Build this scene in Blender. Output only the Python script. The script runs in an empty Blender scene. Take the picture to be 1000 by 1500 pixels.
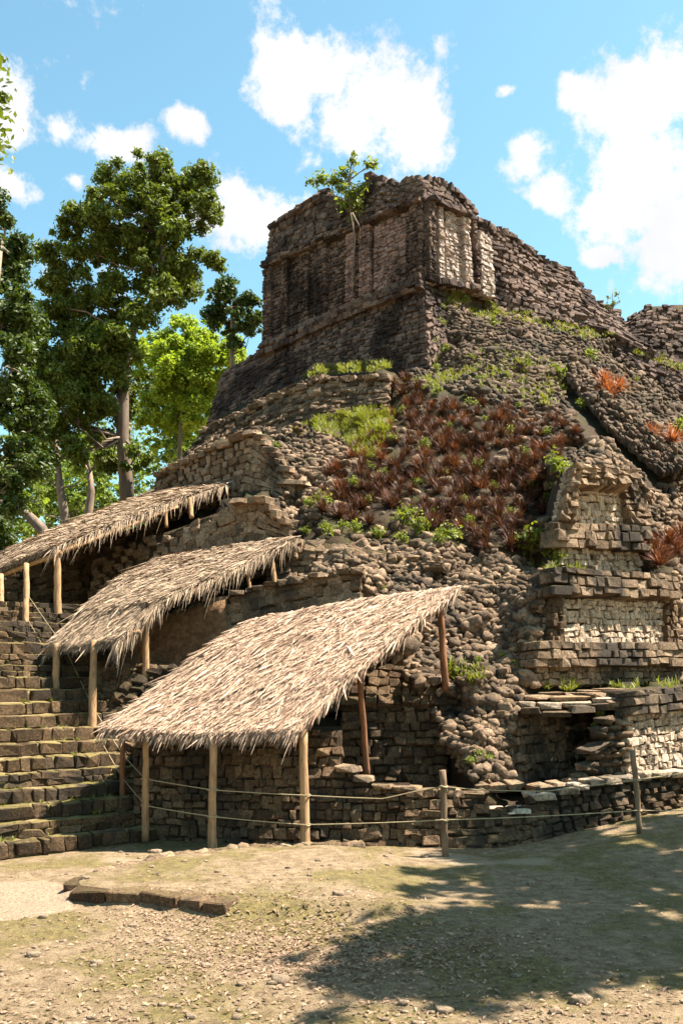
import bpy, bmesh, math, random
import numpy as np
from mathutils import Vector, Matrix
random.seed(7); rng = np.random.default_rng(7)
sc = bpy.context.scene
COL = sc.collection
F, HZ, CH = 1440.0, 985.0, 3.1           # focal length in photo pixels, horizon row, eye height

# ---------------------------------------------------------------- camera, sky, sun, exposure
cam = bpy.data.cameras.new('camera'); camo = bpy.data.objects.new('camera', cam); COL.objects.link(camo)
camo.location = (0, 0, CH); camo.rotation_euler = (math.radians(90), 0, 0)
cam.sensor_fit = 'VERTICAL'; cam.sensor_height = 36; cam.lens = 36*F/1500; cam.shift_y = (HZ-750)/1500
cam.clip_start = .1; cam.clip_end = 3000
sc.camera = camo
sc.render.resolution_x = 682; sc.render.resolution_y = 1024
sc.view_settings.view_transform = 'Standard'; sc.view_settings.look = 'None'
sc.view_settings.exposure = 2.0; sc.view_settings.gamma = 1
SUN_AZ = (0.995, 0.10); SUN_EL = math.radians(58)     # horizontal direction towards the sun
n_ = math.hypot(*SUN_AZ)
SUN = Vector((SUN_AZ[0]/n_*math.cos(SUN_EL), SUN_AZ[1]/n_*math.cos(SUN_EL), math.sin(SUN_EL)))
sl = bpy.data.lights.new('sun', 'SUN'); sl.energy = 5.0; sl.angle = math.radians(.53); sl.color = (1, .93, .82)
slo = bpy.data.objects.new('sun', sl); COL.objects.link(slo); slo.location = (20, 0, 60)
slo.rotation_euler = SUN.to_track_quat('Z', 'Y').to_euler()

world = bpy.data.worlds.new('World'); sc.world = world; world.use_nodes = True
def W(px, py, d):
    return np.array([(px-500)/F*d, d, CH-(py-HZ)/F*d])
def build_world():
    nt = world.node_tree; N = nt.nodes; L = nt.links; N.clear()
    out = N.new('ShaderNodeOutputWorld'); bg = N.new('ShaderNodeBackground'); bg.inputs[1].default_value = .05
    sky = N.new('ShaderNodeTexSky'); sky.sky_type = 'NISHITA'; sky.sun_disc = False
    sky.sun_elevation = SUN_EL; sky.sun_rotation = math.atan2(SUN[0], SUN[1])
    sky.air_density = 1.2; sky.dust_density = 1.0; sky.ozone_density = 1.2
    tint = N.new('ShaderNodeMix'); tint.data_type = 'RGBA'; tint.blend_type = 'MULTIPLY'; tint.inputs[0].default_value = 1
    tint.inputs[7].default_value = (1.0, 1.34, 1.19, 1)
    L.new(sky.outputs[0], tint.inputs[6])
    tc = N.new('ShaderNodeTexCoord')
    nz = N.new('ShaderNodeTexNoise'); nz.inputs['Scale'].default_value = 11; nz.inputs['Detail'].default_value = 10; nz.inputs['Roughness'].default_value = .66
    L.new(tc.outputs['Generated'], nz.inputs['Vector'])
    def m(op, a, b=None, c=None):
        n = N.new('ShaderNodeMath'); n.operation = op
        for i, v in enumerate((a, b, c)):
            if v is None: continue
            if isinstance(v, (int, float)): n.inputs[i].default_value = v
            else: L.new(v, n.inputs[i])
        return n.outputs[0]
    blobs = [(470,118,70,42),(560,150,85,62),(605,215,62,48),(425,140,55,30),(520,190,78,45),
             (950,150,90,70),(965,250,92,90),(900,300,80,46),(1010,330,80,62),(765,235,42,42),(790,290,62,34),(850,133,42,20),
             (95,195,42,32),(15,170,60,48),(20,270,42,26),(272,180,26,20),(180,215,46,24),(365,315,72,50),(340,280,40,26),(110,262,26,18),(738,132,24,11),(690,325,50,16),(880,375,24,12),
             (-320,120,110,70),(-180,300,90,50),(1350,90,130,80),(1500,330,120,60),(300,-260,120,60),(1100,-320,140,70)]
    acc = None
    for (px, py, rx, ry) in blobs:
        v = Vector(W(px, py, 1)) - Vector((0, 0, CH)); k = v.length; v.normalize()
        s = N.new('ShaderNodeVectorMath'); s.operation = 'SUBTRACT'; L.new(tc.outputs['Generated'], s.inputs[0]); s.inputs[1].default_value = v
        q = N.new('ShaderNodeVectorMath'); q.operation = 'MULTIPLY'; L.new(s.outputs[0], q.inputs[0])
        q.inputs[1].default_value = (F*k/rx, F*k/rx*.6, F*k/ry)
        l = N.new('ShaderNodeVectorMath'); l.operation = 'LENGTH'; L.new(q.outputs[0], l.inputs[0])
        val = m('SUBTRACT', 1, l.outputs['Value'])
        acc = val if acc is None else m('SMOOTH_MAX', acc, val, .25)
    # scattered cloud over the rest of the sky
    nz2 = N.new('ShaderNodeTexNoise'); nz2.inputs['Scale'].default_value = 2.3; nz2.inputs['Detail'].default_value = 3
    L.new(tc.outputs['Generated'], nz2.inputs['Vector'])
    g = m('MULTIPLY_ADD', nz2.outputs[0], 3.0, -2.35)
    acc = m('MAXIMUM', acc, g)
    dens = m('ADD', acc, m('MULTIPLY_ADD', nz.outputs[0], 5.8, -2.78))
    mr = N.new('ShaderNodeMapRange'); mr.interpolation_type = 'SMOOTHSTEP'; L.new(dens, mr.inputs[0])
    mr.inputs[1].default_value = -.15; mr.inputs[2].default_value = .55
    # thin pale veil that makes the blue milky
    mx = N.new('ShaderNodeMix'); mx.data_type = 'RGBA'; L.new(mr.outputs[0], mx.inputs[0]); L.new(tint.outputs[2], mx.inputs[6])
    nz3 = N.new('ShaderNodeTexNoise'); nz3.inputs['Scale'].default_value = 7; nz3.inputs['Detail'].default_value = 6; L.new(tc.outputs['Generated'], nz3.inputs['Vector'])
    cc = N.new('ShaderNodeMix'); cc.data_type = 'RGBA'; L.new(nz3.outputs[0], cc.inputs[0]); cc.inputs[6].default_value = (3.6, 3.75, 3.95, 1); cc.inputs[7].default_value = (7.0, 6.9, 6.8, 1); L.new(cc.outputs[2], mx.inputs[7])
    L.new(mx.outputs[2], bg.inputs[0]); L.new(bg.outputs[0], out.inputs[0])
build_world()

# ---------------------------------------------------------------- materials
def mat(name):
    m = bpy.data.materials.new(name); m.use_nodes = True
    nt = m.node_tree; b = nt.nodes['Principled BSDF']; b.inputs['Roughness'].default_value = .95
    b.inputs['Specular IOR Level'].default_value = .15
    return m, nt.nodes, nt.links, b
def rgb(c): return (c[0], c[1], c[2], 1)
class NB:
    """small node-building helper"""
    def __init__(s, N, L): s.N, s.L = N, L; s.geo = N.new('ShaderNodeNewGeometry')
    def put(s, sock, v):
        if isinstance(v, (int, float)): sock.default_value = v
        elif isinstance(v, tuple): sock.default_value = rgb(v) if len(sock.default_value) == 4 else v
        else: s.L.new(v, sock)
    def noise(s, scale, detail=5, rough=.6, stretch=None, vec=None):
        n = s.N.new('ShaderNodeTexNoise'); n.inputs['Scale'].default_value = scale; n.inputs['Detail'].default_value = detail; n.inputs['Roughness'].default_value = rough
        v = vec or s.geo.outputs['Position']
        if stretch:
            q = s.N.new('ShaderNodeVectorMath'); q.operation = 'MULTIPLY'; s.L.new(v, q.inputs[0]); q.inputs[1].default_value = stretch; v = q.outputs[0]
        s.L.new(v, n.inputs['Vector']); return n.outputs[0]
    def math(s, op, a, b=0.0, clamp=False):
        n = s.N.new('ShaderNodeMath'); n.operation = op; n.use_clamp = clamp; s.put(n.inputs[0], a); s.put(n.inputs[1], b); return n.outputs[0]
    def ramp(s, v, a, b, lo=0., hi=1.):
        n = s.N.new('ShaderNodeMapRange'); n.interpolation_type = 'SMOOTHSTEP'; s.L.new(v, n.inputs[0])
        for i, x in enumerate((a, b, lo, hi)): n.inputs[i+1].default_value = x
        return n.outputs[0]
    def mix(s, f, a, b, mode='MIX'):
        n = s.N.new('ShaderNodeMix'); n.data_type = 'RGBA'; n.blend_type = mode; s.put(n.inputs[0], f); s.put(n.inputs[6], a); s.put(n.inputs[7], b); return n.outputs[2]
    def bump(s, h, strength, dist, bsdf):
        n = s.N.new('ShaderNodeBump'); n.inputs['Strength'].default_value = strength; n.inputs['Distance'].default_value = dist; s.L.new(h, n.inputs['Height']); s.L.new(n.outputs[0], bsdf.inputs['Normal'])
    def rnd(s):
        oi = s.N.new('ShaderNodeObjectInfo')
        return s.math('FRACT', s.math('ADD', s.geo.outputs['Random Per Island'], oi.outputs['Random']))
    def up(s):
        x = s.N.new('ShaderNodeSeparateXYZ'); s.L.new(s.geo.outputs['Normal'], x.inputs[0]); return x.outputs[2]

def stone_mat(name, c1, c2, stain=(.03,.026,.022), st=.6, lo=.44, hi=.62, moss=.35, mosscol=(.10,.10,.025), sscale=.7, fine=20):
    m, N, L, b = mat(name); k = NB(N, L)
    col = k.mix(k.rnd(), c1, c2)
    g = k.noise(fine, 6, .7)
    col = k.mix(1., col, k.mix(k.ramp(g, .3, .72), (.42,.40,.38), (1.35,1.34,1.32)), 'MULTIPLY')
    col = k.mix(k.ramp(k.noise(fine*1.6, 4, .7), .57, .68, 0, .55), col, tuple(min(.75, x*1.7) for x in c1))
    s1 = k.ramp(k.noise(sscale, 7, .62, (1, 1, .45)), lo, hi, 0, st)
    s2 = k.ramp(k.noise(sscale*5, 5, .6), .5, .68, 0, st*.7)
    col = k.mix(k.math('MAXIMUM', s1, s2), col, stain)
    ms = k.math('MULTIPLY', k.ramp(k.up(), .35, .85), k.ramp(k.noise(1.7, 6, .65), .4, .6, 0, moss))
    col = k.mix(ms, col, mosscol)
    L.new(col, b.inputs['Base Color'])
    k.bump(k.math('ADD', k.noise(fine*.6, 8, .75), k.math('MULTIPLY', k.noise(fine*3, 3, .6), .4)), 1., .06, b)
    return m
def leaf_mat(name, c1, c2, trans=.35, rough=.55, spec=.35):
    m, N, L, b = mat(name); k = NB(N, L)
    col = k.mix(k.rnd(), c1, c2)
    col = k.mix(k.ramp(k.noise(.55, 4), .35, .65, 0, .5), col, tuple(x*.6 for x in c1))
    L.new(col, b.inputs['Base Color']); b.inputs['Roughness'].default_value = rough; b.inputs['Specular IOR Level'].default_value = spec
    t = N.new('ShaderNodeBsdfTranslucent'); L.new(k.mix(1., col, (1.3,1.35,.6), 'MULTIPLY'), t.inputs[0])
    ms = N.new('ShaderNodeMixShader'); ms.inputs[0].default_value = trans
    L.new(b.outputs[0], ms.inputs[1]); L.new(t.outputs[0], ms.inputs[2]); L.new(ms.outputs[0], N['Material Output'].inputs[0])
    return m
def fibre_mat(name, c1, c2, c3, scale=(14, 14, 2), bump=.5):
    m, N, L, b = mat(name); k = NB(N, L)
    col = k.mix(k.rnd(), c1, c2)
    col = k.mix(k.ramp(k.noise(2.2, 6, .7, scale), .42, .66, 0, .8), col, c3)
    L.new(col, b.inputs['Base Color']); k.bump(k.noise(4, 6, .7, scale), bump, .02, b)
    return m
M = {}
M['rubble_dark'] = stone_mat('rubble_blackened', (.23,.155,.108), (.05,.031,.021), st=.8, lo=.47, hi=.62, moss=.2, fine=14)
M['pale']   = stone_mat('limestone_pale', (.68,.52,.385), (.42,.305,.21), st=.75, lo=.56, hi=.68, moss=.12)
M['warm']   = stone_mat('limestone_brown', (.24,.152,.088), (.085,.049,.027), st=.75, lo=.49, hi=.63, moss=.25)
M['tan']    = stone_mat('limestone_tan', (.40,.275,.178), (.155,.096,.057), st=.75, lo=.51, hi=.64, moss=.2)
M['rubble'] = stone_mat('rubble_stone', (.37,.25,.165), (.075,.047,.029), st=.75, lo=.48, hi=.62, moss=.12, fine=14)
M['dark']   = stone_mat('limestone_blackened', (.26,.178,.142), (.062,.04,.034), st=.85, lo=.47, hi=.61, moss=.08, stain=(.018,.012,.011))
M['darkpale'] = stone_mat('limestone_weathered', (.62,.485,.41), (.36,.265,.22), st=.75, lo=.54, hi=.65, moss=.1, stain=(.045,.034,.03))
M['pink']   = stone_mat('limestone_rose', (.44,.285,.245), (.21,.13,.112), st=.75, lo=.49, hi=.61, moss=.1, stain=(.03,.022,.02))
M['step']   = stone_mat('stair_stone', (.18,.115,.064), (.055,.034,.018), st=.7, lo=.46, hi=.6, moss=.9, mosscol=(.22,.17,.06))
M['mortar'] = stone_mat('mortar_earth', (.085,.055,.033), (.085,.055,.033), st=.6, moss=.2)
M['soil']   = stone_mat('mossy_soil', (.06,.037,.021), (.06,.037,.021), st=.7, moss=.6, mosscol=(.05,.05,.012))
M['tread']  = stone_mat('mossy_tread', (.31,.225,.12), (.31,.225,.12), stain=(.13,.11,.026), st=.9, lo=.46, hi=.6, moss=.3, mosscol=(.30,.235,.08))
M['plaster']= stone_mat('old_stucco', (.22,.125,.068), (.22,.125,.068), stain=(.11,.06,.032), st=.6, lo=.4, hi=.65, moss=.1, fine=6)
M['mould'] = stone_mat('moulding_stone', (.33,.23,.15), (.13,.083,.05), st=.85, lo=.44, hi=.58, moss=.3)
M['sand'] = stone_mat('pale_sand', (.37,.27,.185), (.37,.27,.185), stain=(.26,.185,.12), st=.5, lo=.5, hi=.66, moss=0., fine=30)
M['thatch'] = fibre_mat('palm_thatch', (.64,.455,.325), (.25,.15,.095), (.12,.07,.042))
M['thatch_old'] = fibre_mat('palm_thatch_grey', (.50,.365,.25), (.19,.125,.078), (.10,.066,.04))
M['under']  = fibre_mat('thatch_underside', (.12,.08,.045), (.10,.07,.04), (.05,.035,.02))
M['wood']   = fibre_mat('peeled_pole', (.40,.24,.125), (.28,.16,.08), (.16,.09,.045), (9, 9, 1.2))
M['wood_red'] = fibre_mat('red_brown_pole', (.27,.12,.06), (.20,.09,.045), (.11,.055,.03), (9, 9, 1.2))
M['wood_grey'] = fibre_mat('grey_stake', (.24,.155,.095), (.17,.11,.066), (.07,.046,.03), (9, 9, 1.2))
M['bark']   = fibre_mat('tree_bark', (.26,.19,.14), (.17,.12,.09), (.09,.065,.05), (3, 3, .7), .8)
M['rope']   = fibre_mat('rope_fibre', (.42,.33,.19), (.34,.26,.15), (.20,.15,.09), (30, 30, 30))
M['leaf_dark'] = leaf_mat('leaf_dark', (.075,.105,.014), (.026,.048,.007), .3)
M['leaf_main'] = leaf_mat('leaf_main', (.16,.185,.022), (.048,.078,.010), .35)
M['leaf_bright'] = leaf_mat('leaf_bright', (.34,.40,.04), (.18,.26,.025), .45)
M['leaf_mid'] = leaf_mat('leaf_mid', (.22,.27,.05), (.10,.15,.022), .5)
M['weed']   = leaf_mat('weed_leaf', (.23,.25,.036), (.115,.145,.02), .4)
M['grass']  = leaf_mat('grass_blade', (.24,.235,.04), (.13,.145,.022), .35)
M['brom']   = leaf_mat('bromeliad_blade', (.125,.045,.03), (.034,.018,.012), .2, .6, .2)
M['brom_red'] = leaf_mat('bromeliad_red_blade', (.20,.058,.027), (.07,.03,.016), .22, .6, .2)
M['brom_bright'] = leaf_mat('bromeliad_bright_blade', (.42,.12,.055), (.18,.06,.03), .3, .5, .3)
M['litter'] = leaf_mat('dry_leaf', (.40,.26,.175), (.11,.062,.038), .1, .8, .2)
def ground_mat():
    m, N, L, b = mat('plaza_ground'); k = NB(N, L)
    a = k.noise(5, 8, .7); c = k.noise(.55, 7, .62)
    col = k.mix(k.ramp(a, .3, .7), (.18,.117,.062), (.42,.30,.18))
    col = k.mix(k.ramp(c, .45, .57, 0, .72), col, k.mix(k.ramp(k.noise(9, 5, .7), .35, .65), (.085,.07,.012), (.24,.185,.042)))
    col = k.mix(k.ramp(k.noise(.35, 3), .56, .66, 0, .7), col, (.48,.355,.245))
    col = k.mix(k.ramp(k.noise(26, 5, .75), .5, .66, 0, .75), col, (.12,.076,.042))
    L.new(col, b.inputs['Base Color'])
    col = k.mix(k.ramp(k.noise(55, 3, .7), .52, .66, 0, .55), col, (.46,.36,.25)); L.new(col, b.inputs['Base Color'])
    k.bump(k.math('ADD', k.math('MULTIPLY', k.noise(3, 6, .6), .8), k.noise(20, 6, .8)), 1., .09, b)
    return m
M['ground'] = ground_mat()

# ---------------------------------------------------------------- mesh and object helpers
def mk(V, Fs, smooth=True):
    """mesh from a vertex array and a list of (n,k) face index arrays"""
    if not isinstance(Fs, list): Fs = [Fs]
    Fs = [np.asarray(f, dtype=np.int32) for f in Fs if len(f)]
    me = bpy.data.meshes.new('mesh'); V = np.asarray(V, dtype=np.float32)
    me.vertices.add(len(V)); me.vertices.foreach_set('co', V.ravel())
    li = np.concatenate([f.ravel() for f in Fs]); cnt = np.concatenate([np.full(len(f), f.shape[1]) for f in Fs])
    me.loops.add(len(li)); me.loops.foreach_set('vertex_index', li.astype(np.int32))
    me.polygons.add(len(cnt)); st = np.concatenate([[0], np.cumsum(cnt)[:-1]])
    me.polygons.foreach_set('loop_start', st.astype(np.int32)); me.polygons.foreach_set('loop_total', cnt.astype(np.int32))
    me.polygons.foreach_set('use_smooth', np.full(len(cnt), smooth))
    me.update(calc_edges=True); me.validate(); return me
WLOC = {}
def link(name, data, parent=None, loc=(0,0,0)):
    o = bpy.data.objects.new(name, data); COL.objects.link(o)
    pl = WLOC[parent.name] if parent else np.zeros(3)
    o.parent = parent; o.location = np.asarray(loc)-pl; WLOC[o.name] = np.asarray(loc, dtype=float)
    return o
def tag(o, label=None, cat=None, group=None, kind=None):
    for a, v in (('label', label), ('category', cat), ('group', group), ('kind', kind)):
        if v: o[a] = v
    return o
def thing(name, label, cat, loc, group=None): return tag(link(name, None, None, loc), label, cat, group)
def mesh_obj(name, V, Fs, m, parent=None, smooth=True, kind=None, loc=None):
    """world-space arrays -> object whose origin is loc (or its parent's origin)"""
    V = np.asarray(V, dtype=float)
    if loc is None: loc = WLOC[parent.name] if parent else np.zeros(3)
    me = mk(V-np.asarray(loc), Fs, smooth); me.materials.append(M[m])
    o = link(name, me, parent, loc)
    if kind: o['kind'] = kind
    return o
def tube(pts, rad, sides=8, wob=0.):
    pts = np.asarray(pts, float); n = len(pts); rad = np.broadcast_to(rad, (n,))
    V = []
    T = np.gradient(pts, axis=0); a = np.array([.31, .2, .93])
    for i in range(n):
        t = T[i]/(np.linalg.norm(T[i])+1e-9); r = a if abs(t@a) < .9 else np.array([1., 0, 0])
        u = np.cross(t, r); u /= np.linalg.norm(u); v = np.cross(t, u)
        for k in range(sides):
            an = 2*math.pi*k/sides; V.append(pts[i]+(u*math.cos(an)+v*math.sin(an))*rad[i]*(1+rng.uniform(-wob, wob)))
    Q = [(i*sides+k, i*sides+(k+1) % sides, (i+1)*sides+(k+1) % sides, (i+1)*sides+k) for i in range(n-1) for k in range(sides)]
    c0, c1 = len(V), len(V)+1; V += [pts[0], pts[-1]]
    Tt = [(c0, (k+1) % sides, k) for k in range(sides)]+[(c1, (n-1)*sides+k, (n-1)*sides+(k+1) % sides) for k in range(sides)]
    return np.array(V), [np.array(Q), np.array(Tt)]
class Bag:
    """collects arrays of several shapes for one mesh"""
    def __init__(s): s.V, s.Q, s.T, s.n = [], [], [], 0
    def add(s, V, Fs):
        for f in (Fs if isinstance(Fs, list) else [Fs]):
            if len(f): (s.Q if np.shape(f)[1] == 4 else s.T).append(np.asarray(f)+s.n)
        s.V.append(np.asarray(V)); s.n += len(V)
    def obj(s, name, m, parent=None, **k):
        Fs = [np.concatenate(x) for x in (s.Q, s.T) if x]
        return mesh_obj(name, np.concatenate(s.V), Fs, m, parent, **k)
def pole(name, a, b, r, m, parent=None, wob=.16, bend=.016, loc=None):
    a, b = np.asarray(a, float), np.asarray(b, float); L_ = np.linalg.norm(b-a); n = 9
    pts = [a+(b-a)*i/(n-1)+rng.normal(0, bend*.35, 3)*(0 < i < n-1)*min(1, L_) for i in range(n)]
    V, Fs = tube(pts, [r*(1.06-.16*i/(n-1))*(1+rng.uniform(-.07, .07)) for i in range(n)], 10, wob*.5)
    return mesh_obj(name, V, Fs, m, parent, loc=loc)

# stone templates: bevelled irregular blocks, 44 triangles, all of one topology
def stone_templates(n, bev, jit, seed):
    r = np.random.default_rng(seed); base = []
    for ax in range(3):
        for sx in (-1, 1):
            for sy in (-1, 1):
                for sz in (-1, 1):
                    p = np.array([sx, sy, sz])*(.5-bev); p[ax] = (sx, sy, sz)[ax]*.5; base.append(p)
    base = np.array(base); bm = bmesh.new(); vs = [bm.verts.new(p) for p in base]; bm.verts.index_update()
    bmesh.ops.convex_hull(bm, input=vs); bmesh.ops.triangulate(bm, faces=bm.faces[:]); bm.normal_update()
    T = np.array([[v.index for v in f.verts] for f in bm.faces]); bm.free()
    out = []
    for _ in range(n):
        V = base.copy(); sg = np.sign(V)
        tw = r.uniform(-jit, jit, (2, 2, 2, 3))               # corner displacement, kept together per corner
        for i in range(len(V)): V[i] += tw[int(sg[i][0] > 0), int(sg[i][1] > 0), int(sg[i][2] > 0)]
        V += r.uniform(-jit*.35, jit*.35, V.shape); out.append(V)
    return out, T
BLOCK, BT = stone_templates(16, .065, .085, 1)
ROUND, RT = stone_templates(16, .18, .16, 2)
SLAB, ST_ = stone_templates(10, .08, .055, 3)
WORN, WT = stone_templates(16, .10, .12, 4)
SHARED = {}
def shared_stone(fam, i, m):
    key = (fam, i, m)
    if key not in SHARED:
        T_, tri = {'block': (BLOCK, BT), 'round': (ROUND, RT), 'slab': (SLAB, ST_), 'worn': (WORN, WT)}[fam]
        me = mk(T_[i], tri, fam == 'round'); me.name = 'stone'; me.materials.append(M[m]); SHARED[key] = me
    return SHARED[key]
def proj(p): return 500+p[0]/p[1]*F, HZ-(p[2]-CH)/p[1]*F
def emit(parent, stones, max_obj=300, minpx=9, name='stone'):
    """stones: (center, 3x3 orthonormal columns, scale3, family, index, material). Largest become objects, the rest one part"""
    def key(s): return max(s[2][0], s[2][1])*F/s[0][1]*(1 if -30 < proj(s[0])[0] < 1030 else .01)
    stones = sorted(stones, key=key, reverse=True)
    single = [s for s in stones[:max_obj] if key(s) >= minpx]; rest = stones[len(single):]
    pl = WLOC[parent.name]
    for c, R, S, fam, i, m in single:
        o = bpy.data.objects.new(name, shared_stone(fam, i, m)); COL.objects.link(o); o.parent = parent
        mm = np.eye(4); mm[:3, :3] = R*np.asarray(S)[None, :]; mm[:3, 3] = np.asarray(c)-pl; o.matrix_local = Matrix(mm.tolist())
    by = {}
    for s in rest: by.setdefault((s[5], s[3]), []).append(s)
    for (m, fm), ss in by.items():
        b = Bag()
        for c, R, S, fam, i, _ in ss:
            T_, tri = {'block': (BLOCK, BT), 'round': (ROUND, RT), 'slab': (SLAB, ST_), 'worn': (WORN, WT)}[fam]
            b.add((T_[i]*np.asarray(S)) @ R.T+c, tri)
        b.obj('small_stones', m, parent, kind='stuff', smooth=fm == 'round')
    return len(stones)
def inpoly(x, y, P):
    c = False; j = len(P)-1
    for i in range(len(P)):
        if (P[i][1] > y) != (P[j][1] > y) and x < (P[j][0]-P[i][0])*(y-P[i][1])/(P[j][1]-P[i][1])+P[i][0]: c = not c
        j = i
    return c
CAMP = np.array([0, 0, CH])
PATCHES = []
class Patch:
    """ruled surface through rows (bottom to top) of (photo x, photo y, distance)"""
    def __init__(s, rows, field=True):
        n = max(len(r) for r in rows); s.R = []
        for r in rows:
            P = np.array([W(*p) for p in r]); q = np.linspace(0, len(r)-1, n)
            s.R.append(np.stack([np.interp(q, np.arange(len(r)), P[:, a]) for a in range(3)], 1))
        s.R = np.array(s.R); s.m, s.n = s.R.shape[:2]
        if field: PATCHES.append(s)
    def at(s, u, t):
        a = min(max(u, 0), 1)*(s.n-1); i = min(int(a), s.n-2); a -= i
        b = min(max(t, 0), 1)*(s.m-1); j = min(int(b), s.m-2); b -= j
        R = s.R
        return (R[j, i]*(1-a)+R[j, i+1]*a)*(1-b)+(R[j+1, i]*(1-a)+R[j+1, i+1]*a)*b
    def frame(s, u, t):
        e = .02
        x = s.at(u+e, t)-s.at(u-e, t); y = s.at(u, t+e)-s.at(u, t-e)
        x /= np.linalg.norm(x)+1e-9; n = np.cross(x, y); n /= np.linalg.norm(n)+1e-9
        p = s.at(u, t)
        if n @ (CAMP-p) < 0: n = -n
        y = np.cross(n, x); 
        return p, np.stack([x, y, n], 1)
    def size(s):
        w = np.mean([np.linalg.norm(np.diff(s.R[j], axis=0), axis=1).sum() for j in range(s.m)])
        h = np.mean([np.linalg.norm(np.diff(s.R[:, i], axis=0), axis=1).sum() for i in range(s.n)])
        return w, h
    def backing(s, parent, m='mortar', off=-.05, back=1.6, down=.03, mask=None, name='core', res=.3, bumpy=.03):
        w, h = s.size(); nu, nt = max(3, int(w/res)), max(3, int(h/res)); G = np.zeros((nt+3, nu+3, 3))
        for j in range(nt+1):
            for i in range(nu+1):
                p, R = s.frame(i/nu, j/nt); G[j+1, i+1] = p+R[:, 2]*(off+rng.uniform(-bumpy, bumpy))
        G[1:-1, 0] = G[1:-1, 1]+(0, back, 0); G[1:-1, -1] = G[1:-1, -2]+(0, back, 0)
        G[-1] = G[-2]+(0, back, 0); G[0] = G[1]-(0, 0, down); G[-1, 0] = G[-2, 0]; G[-1, -1] = G[-2, -1]
        H, Wd = G.shape[:2]; Q = []
        for j in range(H-1):
            for i in range(Wd-1):
                q = [j*Wd+i, j*Wd+i+1, (j+1)*Wd+i+1, (j+1)*Wd+i]
                if mask is not None:
                    px, py = proj(G[min(max(j, 1), H-3):min(max(j, 1), H-3)+2, min(max(i, 1), Wd-3):min(max(i, 1), Wd-3)+2].reshape(-1, 3).mean(0))
                    if not inpoly(px, py, mask): continue
                Q.append(q)
        return mesh_obj(name, G.reshape(-1, 3), np.array(Q), m, parent)
    def courses(s, ch, cw, fam='block', m='warm', depth=.22, off=0., proud=.03, gap=.012, mask=None, rag=0., skip=0., rot=.055, hv=.28, tilt=.11):
        w, h = s.size(); out = []; near = s.R[:, :, 1].mean() < 33
        if near: ch, cw, gap = ch*.72, cw*.68, gap-.003
        nr = max(1, round(h/ch)); nf = {'block': 16, 'round': 16, 'slab': 10, 'worn': 16}[fam]
        b = np.cumsum([0]+[1+rng.uniform(-hv, hv) for _ in range(nr)]); b /= b[-1]
        for j in range(nr):
            # length of this row at its height
            wl = sum(np.linalg.norm(s.at((i+1)/8, (b[j]+b[j+1])/2)-s.at(i/8, (b[j]+b[j+1])/2)) for i in range(8))
            ws = []; acc = 0
            while acc < wl: x = cw*math.exp(rng.normal(0, .32)); ws.append(x); acc += x
            e = np.cumsum([0]+ws)/acc
            hh = (b[j+1]-b[j])*h
            for i in range(len(ws)):
                if rng.random() < skip or (j == nr-1 and rng.random() < rag): continue
                u, t = (e[i]+e[i+1])/2, (b[j]+b[j+1])/2
                p, R = s.frame(u, t)
                if mask is not None:
                    px, py = proj(p)
                    if not inpoly(px, py, mask): continue
                a = rng.normal(0, rot); ca, sa = math.cos(a), math.sin(a)
                R2 = R @ np.array([[ca, -sa, 0], [sa, ca, 0], [0, 0, 1]]); a, b2 = rng.normal(-.03, tilt), rng.normal(0, tilt*.8)
                R2 = R2 @ np.array([[1, 0, 0], [0, math.cos(a), -math.sin(a)], [0, math.sin(a), math.cos(a)]]) @ np.array([[math.cos(b2), 0, math.sin(b2)], [0, 1, 0], [-math.sin(b2), 0, math.cos(b2)]])
                lh = np.linalg.norm(s.at(u, b[j+1])-s.at(u, b[j]))
                p = p+R[:, 2]*(off+rng.normal(0, proud)-depth*.32)+R[:, 1]*rng.normal(0, lh*.09)
                fam2 = fam if fam != 'block' or rng.random() < .62 else 'worn'
                out.append((p, R2, ((e[i+1]-e[i])*wl-gap, max(lh-gap, .03)*rng.uniform(.84, 1.12), depth*rng.uniform(.85, 1.2)), fam2, int(rng.integers(nf)), m))
        return out
    def scatter(s, n, size, m='rubble', fam='round', off=.02):
        out = []
        for _ in range(n):
            p, R = s.frame(rng.random(), rng.random()); out.append(rubble_stone(p+R[:, 2]*off, R, size, m, fam))
        return out
def rubble_stone(p, R, size, m='rubble', fam='round'):
    z = size*math.exp(rng.normal(0, .28)); a, b, c = rng.normal(0, .45), rng.normal(0, .35), rng.normal(0, .35)
    Q = np.array(Matrix.Rotation(a, 3, 'Z') @ Matrix.Rotation(b, 3, 'X') @ Matrix.Rotation(c, 3, 'Y'))
    return (p, R @ Q, (z*rng.uniform(1.0, 1.45), z*rng.uniform(.75, 1.05), z*rng.uniform(.8, 1.1)), fam, int(rng.integers(16)), m)

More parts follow.
